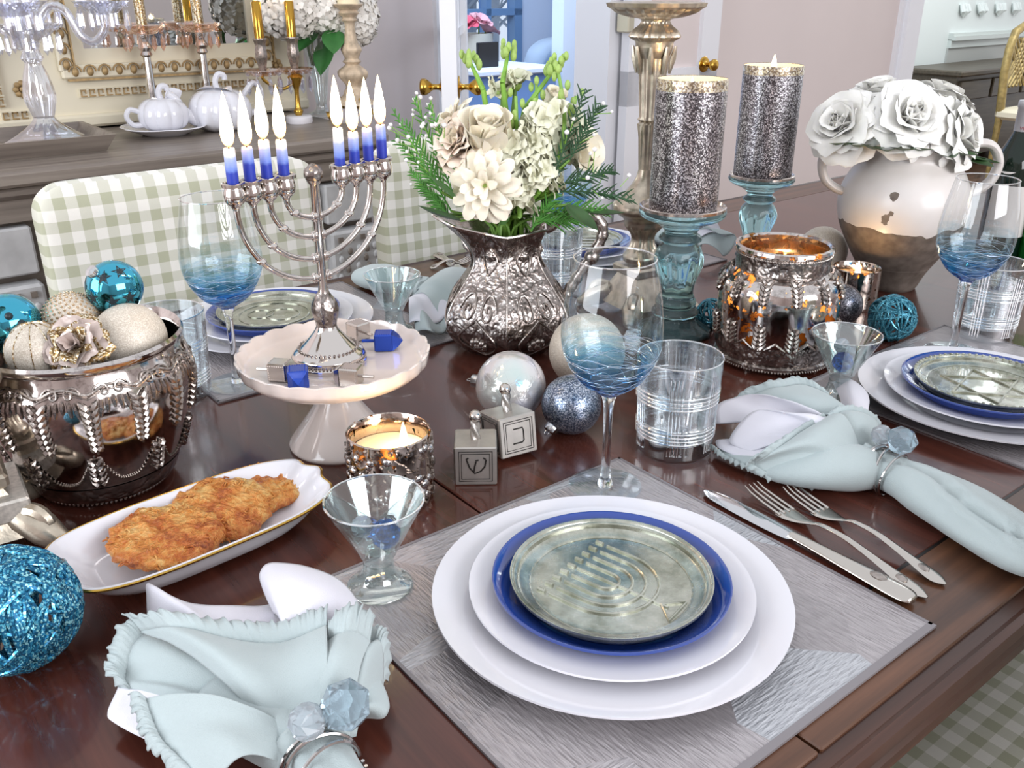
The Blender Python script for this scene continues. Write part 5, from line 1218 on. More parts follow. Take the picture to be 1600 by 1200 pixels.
# stock stalks: ruffled florets along an upright stem with green buds at the tip
def stalk(label, base, top, n0, n1, fl, Y0, Y1, curve=.0):
    A = RY(*base, Y0); B = RY(*top, Y1); f_ = thing('flower_stalk', label, 'flower', A, 0, 'flowers in the pitcher')
    pts = [A.lerp(B, i/12)+Vector((curve*sin(PI*i/12),0,0)) for i in range(13)]
    stemto(f_, A, toneck(), M['spring'], .0034, .0); part('upper_stem', G().tube([p-A for p in pts], [.0036-.0016*i/12 for i in range(13)], 8), M['spring'], f_)
    for k in range(n0):
        w = .05+.62*k/max(1,n0-1); p = A.lerp(B, w)+Vector((curve*sin(PI*w),0,0)); a = k*2.4
        d = Vector((cos(a), -abs(sin(a))*.9, .35)).normalized(); q = (Tm(*(p-A+d*.008))@d.to_track_quat('Z','Y').to_matrix().to_4x4())
        for m in range(6):
            b = TAU*m/6; part('petal', cp_[4], None, f_, M=q@Matrix.Rotation(b,4,'Z')@Tm(0,.001,0)@Matrix.Rotation(-.45-.5*(m%2),4,'X')@Sm(fl,fl,fl))
    for k in range(n1):
        w = .66+.34*k/max(1,n1-1); p = A.lerp(B, w)+Vector((curve*sin(PI*w),0,0))-A; a = k*2.2; s = .0065*(1.25-w*.6); d = Vector((cos(a)*.008, sin(a)*.008-.002, .004))
        part('bud', G().ball((0,0,0), s, 8, 6, Tm(*(p+d)), sq=(.75,.75,1.35)), M['bud'], f_)
stalk('ivory stock stalk standing in front at the right of the cream rose', (812, 338), (806, 150), 9, 5, 1.0, PY-.042, PY-.03)
stalk('white ruffled stock stalk in the centre right of the bouquet', (842, 300), (838, 130), 12, 6, 1.05, PY-.045, PY-.01)
stalk('green budded snapdragon tip leaning up to the right', (820, 170), (878, 92), 0, 12, 1, PY-.02, PY+.0)
stalk('thin green stalk with buds curving up at the right', (855, 300), (872, 112), 2, 6, .8, PY-.04, PY-.03, .014)
stalk('slender stalk of closed buds at the top left of the bouquet', (755, 140), (730, 88), 1, 9, .6, PY-.0, PY+.01)
stalk('slender stalk of closed buds reaching to the top of the bouquet', (785, 130), (796, 72), 1, 8, .6, PY+.0, PY+.02)
stalk('ivory stock stalk at the back right of the bouquet', (880, 260), (900, 150), 8, 4, .95, PY-.0, PY+.02)
# sprigs: needle greenery and tiny white wax flowers
def sprig(label, a, b, Ya, Yb, mat, buds=0, n=26, ln=.018, drop=0):
    A = RY(*a, Ya); B = RY(*b, Yb); f_ = thing('greenery_sprig', label, 'sprig', A, 0, 'greenery in the pitcher')
    L = [A.lerp(B, i/10)+Vector((0,0,-drop*(i/10)**2)) for i in range(11)]
    stemto(f_, A, toneck(), M['stem'], .0018, .004)
    g = G(); g.tube([p-A for p in L], [.0013-.0008*i/10 for i in range(11)], 5)
    ax = (B-A).normalized(); rs = random.Random(hash(label) % 999 if False else len(label)*7+n)
    for k in range(n):
        w = .08+.9*k/n; p = A.lerp(B, w)+Vector((0,0,-drop*w*w))-A; s = -1 if k % 2 else 1
        sd = ax.cross(Vector((0,1,0))).normalized()*s+Vector((0,rs.uniform(-.5,.5),0)); d = (ax*.9+sd*rs.uniform(.45,.8)).normalized(); l = ln*rs.uniform(.7,1.3)*(1.15-.5*w)
        g.tube([p, p+d*l*.5, p+d*l+Vector((0,0,-.0015))], [.0011,.0012,.0004], 4)
        if ln > .016: g.tube([p+d*l*.4, p+d*l*.4+(ax*.5-sd*.6).normalized()*l*.4], [.001,.0003], 4)
    part('needles', g, M[mat], f_)
    for k in range(buds):
        w = rs.uniform(.4,1.02); p = A.lerp(B, w)-A+ax.cross(Vector((0,1,0)))*rs.uniform(-.02,.02)+Vector((0,rs.uniform(-.01,.01),rs.uniform(0,.012))); s = rs.uniform(.0016,.0031)
        bd = part('white_bud', G().ball((0,0,0), s, 8, 6), M['whitebud'], f_, loc=p)
        part('bud_stem', G().tube([(0,0,-s*.8), (A.lerp(B, max(0,w-.12))-A)-p], .0005, 4), M['spring'], bd)
    return f_
LS = [((705,330),(612,168),9), ((715,320),(645,150),8), ((700,300),(632,190),6), ((700,335),(640,265),2), ((690,300),(617,215),4), ((705,340),(655,290),0), ((725,300),(668,160),5)]
ORD = ['first','second','third','fourth','fifth','sixth','seventh']
LLB = ['needle sprig with white buds reaching farthest up and left','tall needle sprig with white buds below the brass knob','needle sprig with white buds in the middle of the left side','bare needle sprig low on the left of the pitcher bouquet','needle sprig with a few buds pointing left over the gingham chair','lowest bare needle sprig over the spout','needle sprig with buds close to the pale chrysanthemum']
for k, (a, b, nb) in enumerate(LS): sprig(LLB[k], a, b, PY-.03, PY-.02+.015*(k%3), 'fern', nb, 30, .015)
RS_ = [((870,300),(992,290),'cedar',LLB and 'dark cedar sprig reaching farthest right',.02), ((860,290),(915,138),'cedar','dark cedar sprig standing up at the right',.0), ((850,330),(948,318),'fern','light cedar sprig low at the right of the pitcher mouth',.01), ((840,345),(905,340),'fern','short light cedar sprig over the pitcher rim',.005), ((875,290),(960,255),'cedar','dark cedar sprig at the middle right',.01), ((830,360),(870,300),'fern','light cedar sprig in front of the stalks',0), ((890,250),(935,165),'cedar','dark cedar sprig between the ivory flowers at the right',0)]
for a, b, m, lb, dr in RS_: sprig(lb, a, b, PY-.05, PY-.045, m, 3 if m == 'cedar' else 0, 24, .022, dr)
bl = leaf_mesh('leaf', .018, .055, .016, M['leaf']); bl2 = leaf_mesh('leaf', .016, .05, .006, pm('mid_green_leaf', '#5f8a4c', .45, var=.2, vs=50))
for k, (px, py, Y, d, m, lb) in enumerate([(905,330,PY-.05,(.9,-.2,-.25),bl,'dark leaf bending down over the pitcher handle'),(885,320,PY-.06,(.5,-.5,-.6),bl,'dark leaf hanging beside the pitcher handle'),(712,312,PY-.06,(-.6,-.3,.5),bl2,'green leaf rising over the pitcher spout'),(720,345,PY-.07,(-.9,-.2,.1),bl,'dark leaf lying in the pitcher spout'),(785,352,PY-.03,(-.1,-.3,.6),bl2,'green leaf under the drooping chrysanthemum'),(852,335,PY-.02,(.3,-.2,.7),bl,'dark leaf behind the front stalk'),(830,300,PY-.02,(.2,-.3,.9),bl,'dark leaf deep in the bouquet'),(860,270,PY-.0,(.4,-.1,.9),bl,'dark leaf at the back right of the bouquet'),(800,310,PY-.03,(-.1,-.2,.9),bl,'dark leaf under the cream rose')]):
    p = RY(px, py, Y); f_ = thing('leaf', lb, 'leaf', p, 0, 'leaves in the pitcher', rot=facing(Vector(d).normalized())); part('blade', m, None, f_); stemto(f_, p, toneck(), r=.0016)
# ================================================================== tall silver candlesticks with scroll feet
M['champ'] = pm('champagne_silver', '#c0b5a4', .3, .8, var=.25, vs=70, bs=.15, bscale=150)
def scroll_foot(t, ang, R0, s):
    g = G(); pts = []
    for i in range(30):
        th = i*.36; rr = .019*(1-i/34); pts.append((R0+.0-rr*cos(th)*1.0+.004, 0, .021+rr*sin(th)))
    q = Matrix.Rotation(ang,4,'Z')@Sm(s,s,s)
    g.tube(pts, [.0085*(1-i/45) for i in range(30)], 8, q)
    g.tube([(R0-.014,0,.03),(R0+.012,0,.018),(R0+.030,0,.007),(R0+.040,0,.0065)], [.014,.016,.010,.004], 10, q)
    o = part('scroll_foot', g, M['champ'], t)
    g = G()
    for k in range(7):
        y = -.012+.004*k; g.tube([(R0-.004,y,.030-.1*abs(y)),(R0+.014,y*.95,.026-.3*abs(y)),(R0+.032,y*.5,.011)], .0016, 5, q)
    part('acanthus', g, M['champ'], o)
def candlestick(loc, label, s, rz, col_h, slab_=False):
    t = thing('tall_candlestick', label, 'candlestick', loc, rz, 'champagne silver candlesticks')
    def sq(a, z, i): return 1
    b = .038*s
    part('base_block', G().add([(-b*1.25,-b*1.25,.014*s),(b*1.25,-b*1.25,.014*s),(b*1.25,b*1.25,.014*s),(-b*1.25,b*1.25,.014*s),(-b,-b,.034*s),(b,-b,.034*s),(b,b,.034*s),(-b,b,.034*s),(-b*.62,-b*.62,.062*s),(b*.62,-b*.62,.062*s),(b*.62,b*.62,.062*s),(-b*.62,b*.62,.062*s)], [(3,2,1,0),(0,1,5,4),(1,2,6,5),(2,3,7,6),(3,0,4,7),(4,5,9,8),(5,6,10,9),(6,7,11,10),(7,4,8,11),(8,9,10,11)]), M['champ'], t, smooth=False)
    for k in range(4): scroll_foot(t, PI/4+k*PI/2, .058, s)
    if slab_: part('base_slab', G().box((-.044*s,-.044*s,.030*s),(.044*s,.044*s,.052*s), ch=.002), pm('speckled_silver_leaf', '#cfc9c0', .35, .5, var=.2, vs=220), t, smooth=False)
    part('plinth', G().box((-.032*s,-.032*s,.060*s),(.032*s,.032*s,.074*s), ch=.003*s), M['champ'], t, smooth=False)
    flu = lambda n, lo, hi, am: (lambda a, z, i: 1+(am*cos(n*a) if lo < z < hi else 0))
    part('urn', G().lathe([(r*s,(z+.4*(z-.06))*s) for r,z in sprof([(.028,.074),(.029,.080),(.022,.086),(.017,.096),(.019,.104),(.028,.112),(.031,.120),(.046,.128),(.048,.134),(.044,.139),(.028,.150),(.016,.162),(.0125,.172)],3)], 64, flu(20,.096*s,.133*s,.05)), M['champ'], t)
    z0, z1 = .216*s, col_h-.062*s
    part('column', G().lathe([(.0125*s,z0),(.014*s,z0+.3*(z1-z0)),(.0165*s,z0+.42*(z1-z0)),(.0135*s,z0+.44*(z1-z0)),(.0165*s,z0+.46*(z1-z0)),(.0145*s,z0+.49*(z1-z0)),(.021*s,z1)], 64, flu(12,z0+.01,z1,.09)), M['champ'], t)
    a = part('capital', G().lathe(sprof([(.021*s,z1),(.0255*s,z1+.012*s),(.027*s,z1+.022*s),(.0345*s,z1+.028*s),(.030*s,z1+.036*s),(.0215*s,z1+.043*s),(.021*s,z1+.050*s),(.036*s,z1+.053*s),(.052*s,z1+.058*s),(.060*s,z1+.064*s)],3), 96, lambda a,z,i: 1+(.05*cos(24*a) if z1+.022*s < z < z1+.046*s else (.045*cos(28*a) if z > z1+.052*s else 0))), M['champ'], t)
    g = G()
    for k in range(8):
        q = TAU*k/8; r = .027*s; g.tube([(r*.85*cos(q),r*.85*sin(q),z1-.02*s),(r*1.0*cos(q),r*1.0*sin(q),z1),(r*1.1*cos(q),r*1.1*sin(q),z1+.016*s)], [.002*s,.0045*s,.002*s], 6)
    part('acanthus', g, M['champ'], a)
    part('drip_pan', G().lathe([(.06*s,z1+.063*s),(.066*s,z1+.066*s),(.068*s,z1+.071*s),(.063*s,z1+.072*s),(.03*s,z1+.068*s),(0,z1+.068*s)], 72, lambda a,z,i: 1+.025*cos(14*a), cap=False), M['champ'], t)
    return t
TC = P(998, 484); candlestick(TC, 'tall champagne silver candlestick standing behind the teal candlestick', 1.0, .5, HT(TC, 8)-.006)
candlestick(P(-26, 840), 'champagne silver candlestick whose scroll foot shows at the left edge', .95, R(34), .5, True)
# ================================================================== wine bottles
M['bottle'] = glass('dark_green_bottle', '#10241a', 1.5, tr=.25); M['bottle2'] = pm('bright_green_foil', '#1f8a34', .2, .4); M['caps'] = pm('pale_grey_capsule', '#b9b9bd', .4, .3); M['label'] = pm('cream_label', '#d9d6d2', .7); M['red'] = pm('red_print', '#9c3040', .6); M['maroon'] = pm('maroon_capsule', '#6d1830', .4, .3)
def bottle(px, py, top, label, capm, bod, neckm=None):
    p = P(px, py); H_ = HT(p, top); t = thing('wine_bottle', label, 'bottle', p, 0, 'wine bottles'); k = H_/.30
    part('bottle_body', G().lathe([(0,.004)]+sprof([(.034,0),(.037,.006),(.0375,.10),(.0375,.165),(.034,.192),(.022,.222),(.0150,.242),(.0140,.25)],4)[0:]+[(.0140,.27*1)], 48), M[bod], t, M=Sm(1,1,k))
    part('capsule', G().lathe([(.0152,.244),(.0152,.286),(.0166,.288),(.0166,.298),(.0155,.300),(0,.300)], 32), M[capm], t, M=Sm(1,1,k)); return t, k
t, k = bottle(1556, 398, 157, 'dark wine bottle with a pale grey capsule behind the right wine glass', 'caps', 'bottle')
def label_patch(t, r, z0, z1, a0, a1, fz0=None, fz1=None, name='label'):
    def fn(i, j):
        a = a0+(a1-a0)*i; lo = z0+(fz0(i) if fz0 else 0); hi = z1+(fz1(i) if fz1 else 0); return (r*cos(a), r*sin(a), lo+(hi-lo)*j)
    return part(name, G().grid(fn, 24, 6), M['label'], t)
def on_cyl(me, r, a0, z):
    for v in me.vertices:
        x, y, w = v.co; a = a0+x/r; v.co = ((r+w)*cos(a), (r+w)*sin(a), z+y)
    return me
label_patch(t, .0380, .045*k, .145*k, 1.5*PI-1.35, 1.5*PI+1.35)
nl = label_patch(t, .0352, .176*k, .196*k, 1.5*PI-1.1, 1.5*PI+1.1, lambda i: .008*cos(TAU*i*1.0+2.2), lambda i: .008*cos(TAU*i*1.0+2.2), 'neck_label')
for v in nl.data.vertices:
    z = v.co.z/k; r = max(0.0385-.0185*max(0,(z-.168))/.05, .02); a = math.atan2(v.co.y, v.co.x); v.co.x = r*cos(a); v.co.y = r*sin(a)
def say(t, body, size, r, a, z, mat): part('lettering', on_cyl(text_mesh(body, size), r, a, z), M[mat], t, smooth=False)
say(t, 'VINHO', .0085, .0154, 1.5*PI, .250*k, 'red'); say(t, '2016', .0085, .0352, 1.5*PI+.42, .187*k, 'engrave')
t, k = bottle(1622, 405, 115, 'green wine bottle cut off by the right edge', 'maroon', 'bottle2')
label_patch(t, .0380, .045*k, .125*k, 1.5*PI-1.35, 1.5*PI+1.35)
# ================================================================== oval dish with latkes
DP = P(306, 812, .03); DP.z = TZ; t = thing('oval_dish', 'white oval dish with a scalloped gold rim holding latkes', 'dish', DP, R(43)); A_, B_ = .122, .060
def dish(i, j, off=0, up=0):
    a = TAU*i; prof = [(0,.0),(.5,.0),(.72,.002),(.82,.010),(.92,.021),(1.0,.0265)]
    x = j*5; k = int(min(x,4)); w = x-k; r = prof[k][0]*(1-w)+prof[k+1][0]*w; z = prof[k][1]*(1-w)+prof[k+1][1]*w
    n = 3.4; c_, s_ = cos(a), sin(a); q = (abs(c_)**n+abs(s_)**n)**(-1/n)
    end = abs(c_)**6; q *= 1+end*.03*cos(a*11+.4)*max(0,(r-.8)/.2)
    return (A_*q*r*c_, B_*q*r*s_, z+up+.005*end*max(0,(r-.8)/.2))
g = G().grid(lambda i,j: dish(i, j, 0, .0035), 240, 22, wrap=True); part('dish_body', g, M['china'], t); solid(t.children[0], .003, -1)
part('gold_rim', G().tube([dish(i/240, 1, 0, .0038) for i in range(240)], .0014, 6, closed=True), pm('gilt_rim', '#c9a24e', .2, 1), t)
part('gold_line', G().tube([dish(i/120, .9, 0, .0042) for i in range(120)], .0006, 5, closed=True), pm('gilt_line', '#c9a24e', .3, .9), t)
def latke_mat():
    t = NT('fried_potato'); n = t.noise(38, 6, rough=.7); m = t.noise(150, 4, rough=.7)
    base = t.ramp(n, [(.32,'#7a3212'),(.43,'#bd6424'),(.55,'#da8f42'),(.68,'#ecc27a')]); t.set(c=t.mix(t.ramp(m, [(.45,'#000000'),(.75,'#777777')]), base, '#f0cf8c'), r=.42, coat=.15, sss=.05)
    t.bump(t.math('ADD', m, t.math('MULTIPLY', t.noise(1, 3, t.scaled(300,90,200,.7)), .7)), 1.0, .006); return t.m
M['latke'] = latke_mat()
def latke(px, py, z, r, label, tilt, seed):
    c = P(px, py, z); t = thing('latke', label, 'latke', c, seed, 'fried latkes on the dish', rot=(tilt[0], tilt[1], seed))
    def fn(d):
        a = math.atan2(d.y, d.x); q = 1+.06*noise.noise(Vector((cos(a)*2.2+seed*5, sin(a)*2.2, 0)))*2+.05*noise.noise(Vector((d.x*5,d.y*5,d.z*3+seed*9)))+.035*noise.noise(Vector((d.x*13,d.y*13,seed))); return q
    g = G().ball((0,0,0), r, 90, 46, fn=lambda d: fn(d)); 
    V = []
    for x, y, z_ in g.v:
        zz = z_/r; V.append((x, y, .0085*(1 if zz > 0 else -1)*abs(zz)**.55+.0030*noise.noise(Vector((x*110+seed*7,y*110,0)))+.0016*noise.noise(Vector((x*260,y*260,seed)))*(1 if zz > 0 else .4)))
    g.v = V; part('patty', g, M['latke'], t, auto=0)
    g = G(); rs = random.Random(seed)
    for k in range(60):
        a = rs.uniform(0,TAU); q = r*rs.uniform(.55,1.03); b = a+rs.uniform(-1.5,1.5); l = rs.uniform(.003,.007); z_ = .008*(1-(q/r)**5)*.95+.001
        g.tube([(q*cos(a),q*sin(a),z_), (q*cos(a)+l*.5*cos(b), q*sin(a)+l*.5*sin(b), z_+.0015), (q*cos(a)+l*cos(b), q*sin(a)+l*sin(b), z_-.0008)], .0008, 5)
    part('crisp_shreds', g, M['latke'], t)
latke(408, 762, .015, .0435, 'crisp orange latke at the far end of the oval dish', (0,0), .4)
latke(345, 796, .020, .0445, 'pale golden latke in the middle of the oval dish', (R(6),R(-6)), 1.3)
latke(262, 838, .024, .0475, 'browned latke on top at the near end of the oval dish', (R(3),R(-3)), 2.2)
# ================================================================== mirror over the sideboard
MV = WV-.045; u0 = RV(-40, 100, MV)[0]; u1 = RV(472, 60, MV)[0]; zb = .145; zg = RV(250, 72, MV)[1]; ug0 = RV(128, 60, MV)[0]; ug1 = RV(388, 50, MV)[0]; ZT = 1.5
t = thing('framed_mirror', 'large mirror in a cream frame with gilt mouldings above the sideboard', 'mirror', uvz((u0+u1)/2, WV-.03, zb), BA); MM = Tm(-(u0+u1)/2, -(WV-.03), -zb)
for a, b, c, d in ((u0,u1,zb,zg),(u0,ug0,zg,ZT),(ug1,u1,zg,ZT)): part('frame_board', G().box((a,WV-.045,c),(b,WV-.015,d), MM), M['cream'], t, smooth=False)
part('mirror_glass', G().box((ug0,WV-.038,zg),(ug1,WV-.032,ZT), MM), M['mirror'], t, smooth=False)
part('base_moulding', G().box((u0,WV-.06,zb),(u1,WV-.014,zb+.03), MM, ch=.006), M['cream'], t, smooth=False)
zm = RV(250, 105, MV)[1]; zk = RV(250, 138, MV)[1]
def egg_row(a, b, z, vert=False):
    mo = part('egg_moulding', G().box((a-.012,WV-.062,z-.016),(b+.012,WV-.045,z+.016), MM, ch=.004) if not vert else G().box((z-.016,WV-.062,a),(z+.016,WV-.045,b), MM, ch=.004), M['cream'], t, smooth=False)
    n = int((b-a)/.034); me = G().ball((0,0,0), .010, 12, 8, sq=(.8,.6,1.1)).mesh('egg'); setmat(me, M['goldw'])
    me2 = G().tube([(.014*cos(q),0,.014*sin(q)) for q in [PI*i/10 for i in range(11)]], .0022, 6).mesh('egg_shell'); setmat(me2, M['goldw'])
    for k in range(n):
        x = a+.017+.034*k; loc = (x, WV-.064, z) if not vert else (z, WV-.064, x); L = MM@Vector(loc)
        if -.01 < 1: part('egg', me, None, mo, loc=L); part('egg_shell', me2, None, mo, loc=L)
    part('gilt_line', G().box((a,WV-.066,z-.021),(b,WV-.05,z-.016), MM) if not vert else G().box((z+.016,WV-.066,a),(z+.02,WV-.05,b), MM), M['goldw'], mo, smooth=False)
egg_row(ug0-.05, ug1+.04, zm); egg_row(zm, zm+.5, ug1+.04, True); egg_row(zm, zm+.5, ug0-.05, True)
def key_row(a, b, z, vert=False):
    tr = part('key_trim', G().box((a,WV-.052,z-.010),(b,WV-.045,z+.010), MM) if not vert else G().box((z-.010,WV-.052,a),(z+.010,WV-.045,b), MM), M['cream'], t, smooth=False)
    n = int((b-a)/.02); me = G().box((-.007,-.003,-.0085),(.007,.003,-.0055)).box((-.007,-.003,-.0055),(-.004,.003,.0085)).box((-.007,-.003,.0055),(.006,.003,.0085)).box((.003,-.003,-.001),(.006,.003,.0085)).mesh('key', False); setmat(me, M['goldw'])
    for k in range(n):
        x = a+.01+.02*k; part('key', me, None, tr, loc=MM@Vector((x,WV-.053,z) if not vert else (z,WV-.053,x)))
key_row(ug0-.03, ug1+.02, zk); key_row(zk-.02, zm+.1, u0+.035, True); key_row(zk+.02, zm+.25, u1-.03, True); key_row(u0+.03, u0+.1, zk-.04)
for px, py in ((36, 140), (432, 103)):
    ru, rz_ = RV(px, py, MV-.01); g = G()
    for k in range(8): a = TAU*k/8; g.ball((ru+.014*cos(a), WV-.05, rz_+.014*sin(a)), .007, 8, 6, MM, sq=(1,.6,1))
    g.ball((ru, WV-.05, rz_), .007, 10, 6, MM, sq=(1,.8,1)); part('rosette', g, M['goldw'], t)
# ================================================================== things on the sideboard
SZ = .14
M['crystal'] = thin('crystal_glass', '#f3f4fb', 1.1, rough=.04); M['clear3'] = thin('crystal_film', '#eef0fa', .8, rough=.06)
M['pinkcry'] = thin('rose_crystal', '#f6e0d0', .7); M['marble'] = pm('white_marble', '#e9e6ea', .3)
# grey tray with the crystal candelabrum
q = P(52, 234, SZ); tr = thing('wooden_tray', 'low grey wooden tray under the crystal candelabrum', 'tray', q, BA)
g = G().add([(-.24,-.11,0),(.12,-.11,0),(.12,.11,0),(-.24,.11,0),(-.26,-.13,.035),(.14,-.13,.035),(.14,.13,.035),(-.26,.13,.035),(-.25,-.12,.035),(.13,-.12,.035),(.13,.12,.035),(-.25,.12,.035),(-.235,-.105,.008),(.115,-.105,.008),(.115,.105,.008),(-.235,.105,.008)], [(3,2,1,0)]+[(i,(i+1)%4,4+(i+1)%4,4+i) for i in range(4)]+[(4+i,4+(i+1)%4,8+(i+1)%4,8+i) for i in range(4)]+[(8+i,8+(i+1)%4,12+(i+1)%4,12+i) for i in range(4)]+[(12,13,14,15)])
part('tray_body', g, M['greywood'], tr, smooth=False)
CQ = P(77, 224, SZ+.008); t = thing('crystal_candelabrum', 'tall crystal candelabrum with hanging prisms at the left of the sideboard', 'candelabrum', CQ, BA)
flt = lambda n, am: (lambda a,z,i: 1+am*cos(n*a))
part('foot', G().lathe(sprof([(.085,0),(.087,.006),(.07,.015),(.045,.03),(.027,.045),(.02,.055)],3), 48, flt(10,.05)), M['crystal'], t)
part('shaft', G().lathe(sprof([(.02,.055),(.026,.075),(.031,.10),(.024,.14),(.016,.165),(.022,.175),(.016,.19),(.02,.205)],3), 48, flt(8,.06)), M['crystal'], t)
part('bowl', G().lathe(sprof([(.02,.205),(.045,.222),(.062,.24),(.06,.243),(.03,.235),(.018,.245),(.02,.30),(.03,.36),(.02,.42),(.015,.5)],3), 48, flt(12,.04)), M['crystal'], t)
def prisms(t, cx, cy, z, r, n, mat, L=.045):
    me = G().lathe([(0,-L),(.006,-L*.75),(.0045,-L*.2),(0,0)], 6).mesh('prism', False); setmat(me, mat)
    mb = icos(.0055, 6, 4).mesh('prism_bead', False); setmat(mb, mat)
    for k in range(n): a = TAU*k/n; part('prism', me, None, t, loc=(cx+r*cos(a), cy+r*sin(a), z-.012)); part('prism_bead', mb, None, t, loc=(cx+r*cos(a), cy+r*sin(a), z-.004))
for k in range(4):
    a = k*PI/2-.35; dx, dy = cos(a), sin(a)
    part('arm', G().tube([(dx*x,dy*x,z) for x,z in spline([(.02,.235),(.05,.275),(.08,.265),(.10,.22),(.125,.205),(.15,.23),(.152,.26)],4)], .009, 10), M['crystal'], t)
    part('drip_pan', G().lathe([(.012,.258),(.03,.262),(.055,.285),(.052,.285),(.028,.266),(.01,.264)], 32, flt(9,.07), Tm(dx*.152,dy*.152,0), cap=False), M['clear3'], t)
    part('socket', G().lathe(sprof([(.010,.262),(.016,.28),(.012,.30),(.018,.33),(.015,.332)],3), 20, M=Tm(dx*.152,dy*.152,0)), M['crystal'], t)
    prisms(t, dx*.152, dy*.152, .282, .05, 8, M['crystal'])
prisms(t, 0, 0, .238, .06, 10, M['crystal'])
# two silver sticks with gold glitter tapers on glass bobeches
for px, py, lb in ((246, 199, 'left'), (330, 190, 'right')):
    q = P(px, py, SZ); t = thing('silver_candlestick', 'slim silver candlestick with prism collar, '+lb+' one of the pair', 'candlestick', q, BA, 'slim silver candlesticks')
    part('foot', G().lathe(sprof([(.045,0),(.046,.005),(.03,.012),(.010,.022),(.008,.03)],3), 32), M['silver'], t)
    part('shaft', G().lathe([(.009,.03),(.0095,.1),(.0085,.165),(.014,.17),(.011,.178),(.017,.186),(.012,.195),(.009,.20),(.013,.212),(.012,.225)], 24, flt(10,.05)), M['silver'], t)
    part('bobeche', G().lathe([(.01,.215),(.03,.218),(.052,.236),(.050,.238),(.028,.222),(.01,.22)], 36, flt(10,.06), cap=False), M['pinkcry'], t)
    prisms(t, 0, 0, .226, .044, 9, M['pinkcry'], .036)
    c = thing('glitter_taper', 'gold glitter taper candle in the '+lb+' silver candlestick', 'candle', q+Vector((0,0,.222)), 0, 'gold glitter tapers')
    part('glitter_coat', G().lathe([(.0125,0),(.0115,.15),(.0105,.28),(.004,.29),(0,.29)], 20), M['glit_gold'], c); part('wick', G().tube([(0,0,.285),(0,0,.30)], .0008, 5), M['wick'], c)
# pumpkin cup on a saucer, pumpkin teapot
def pumpkin(r, n=10, top=.62): return sprof([(r*.5,0),(r*.85,r*.18),(r,r*.55),(r*.92,r*.95),(r*.6,r*1.22),(r*.15,r*1.28),(0,r*1.26)],4)
pmod = lambda a,z,i: .94+.07*abs(cos(5*a))**.7
q = P(260, 210, SZ); s_ = thing('leaf_saucer', 'white leaf shaped saucer under the pumpkin cup', 'saucer', q, BA)
part('saucer_body', G().lathe([(0,0),(.05,0),(.055,.004),(.085,.014),(.098,.020),(.096,.022),(.06,.012),(0,.008)], 60, lambda a,z,i: 1+.07*abs(cos(2.5*a))-.03, cap=False), M['china'], s_)
t = thing('pumpkin_cup', 'white ceramic pumpkin cup with lid and curled stem', 'cup', q+Vector((0,0,.0095)), BA)
part('cup_body', G().lathe([(0,0)]+pumpkin(.058), 80, pmod), M['china'], t)
part('stem', G().tube(spline([(0,0,.07),(-.004,0,.085),(.002,0,.098),(.014,0,.098),(.016,0,.09)],4), .006, 8), M['china'], t)
part('leaf', G_leaf(.022,.045,.006,'leaf',M['china']), None, t, M=Tm(.008,-.01,.070)@Rm(0,1.2,.0)); solid(t.children[-1], .002)
part('handle', G().tube(spline([(-.052,0,.045),(-.075,0,.052),(-.084,0,.036),(-.072,0,.018),(-.05,0,.016)],4), .006, 8), M['china'], t)
q = P(348, 203, SZ); t = thing('pumpkin_teapot', 'white ceramic pumpkin teapot behind the candle flames', 'teapot', q, BA)
part('teapot_body', G().lathe([(0,0)]+pumpkin(.075), 80, pmod), M['china'], t)
part('spout', G().tube(spline([(-.06,0,.03),(-.09,0,.05),(-.105,0,.08),(-.122,0,.094)],4), [.018,.017,.016,.015,.014,.013,.012,.011,.010,.009,.009,.008,.008], 10), M['china'], t)
part('handle', G().tube(spline([(.06,0,.075),(.09,0,.105),(.108,0,.085),(.10,0,.045),(.066,0,.03)],4), .007, 8), M['china'], t)
part('lid_stem', G().tube(spline([(0,0,.092),(-.004,0,.112),(.004,0,.128),(.018,0,.126),(.02,0,.116)],4), .007, 8), M['china'], t)
for a in (.3, 2.4, 4.2): part('leaf', G_leaf(.024,.05,-.01,'leaf',M['china']), None, t, M=Tm(0,0,.092)@Matrix.Rotation(a,4,'Z')@Rm(1.35,0,0))
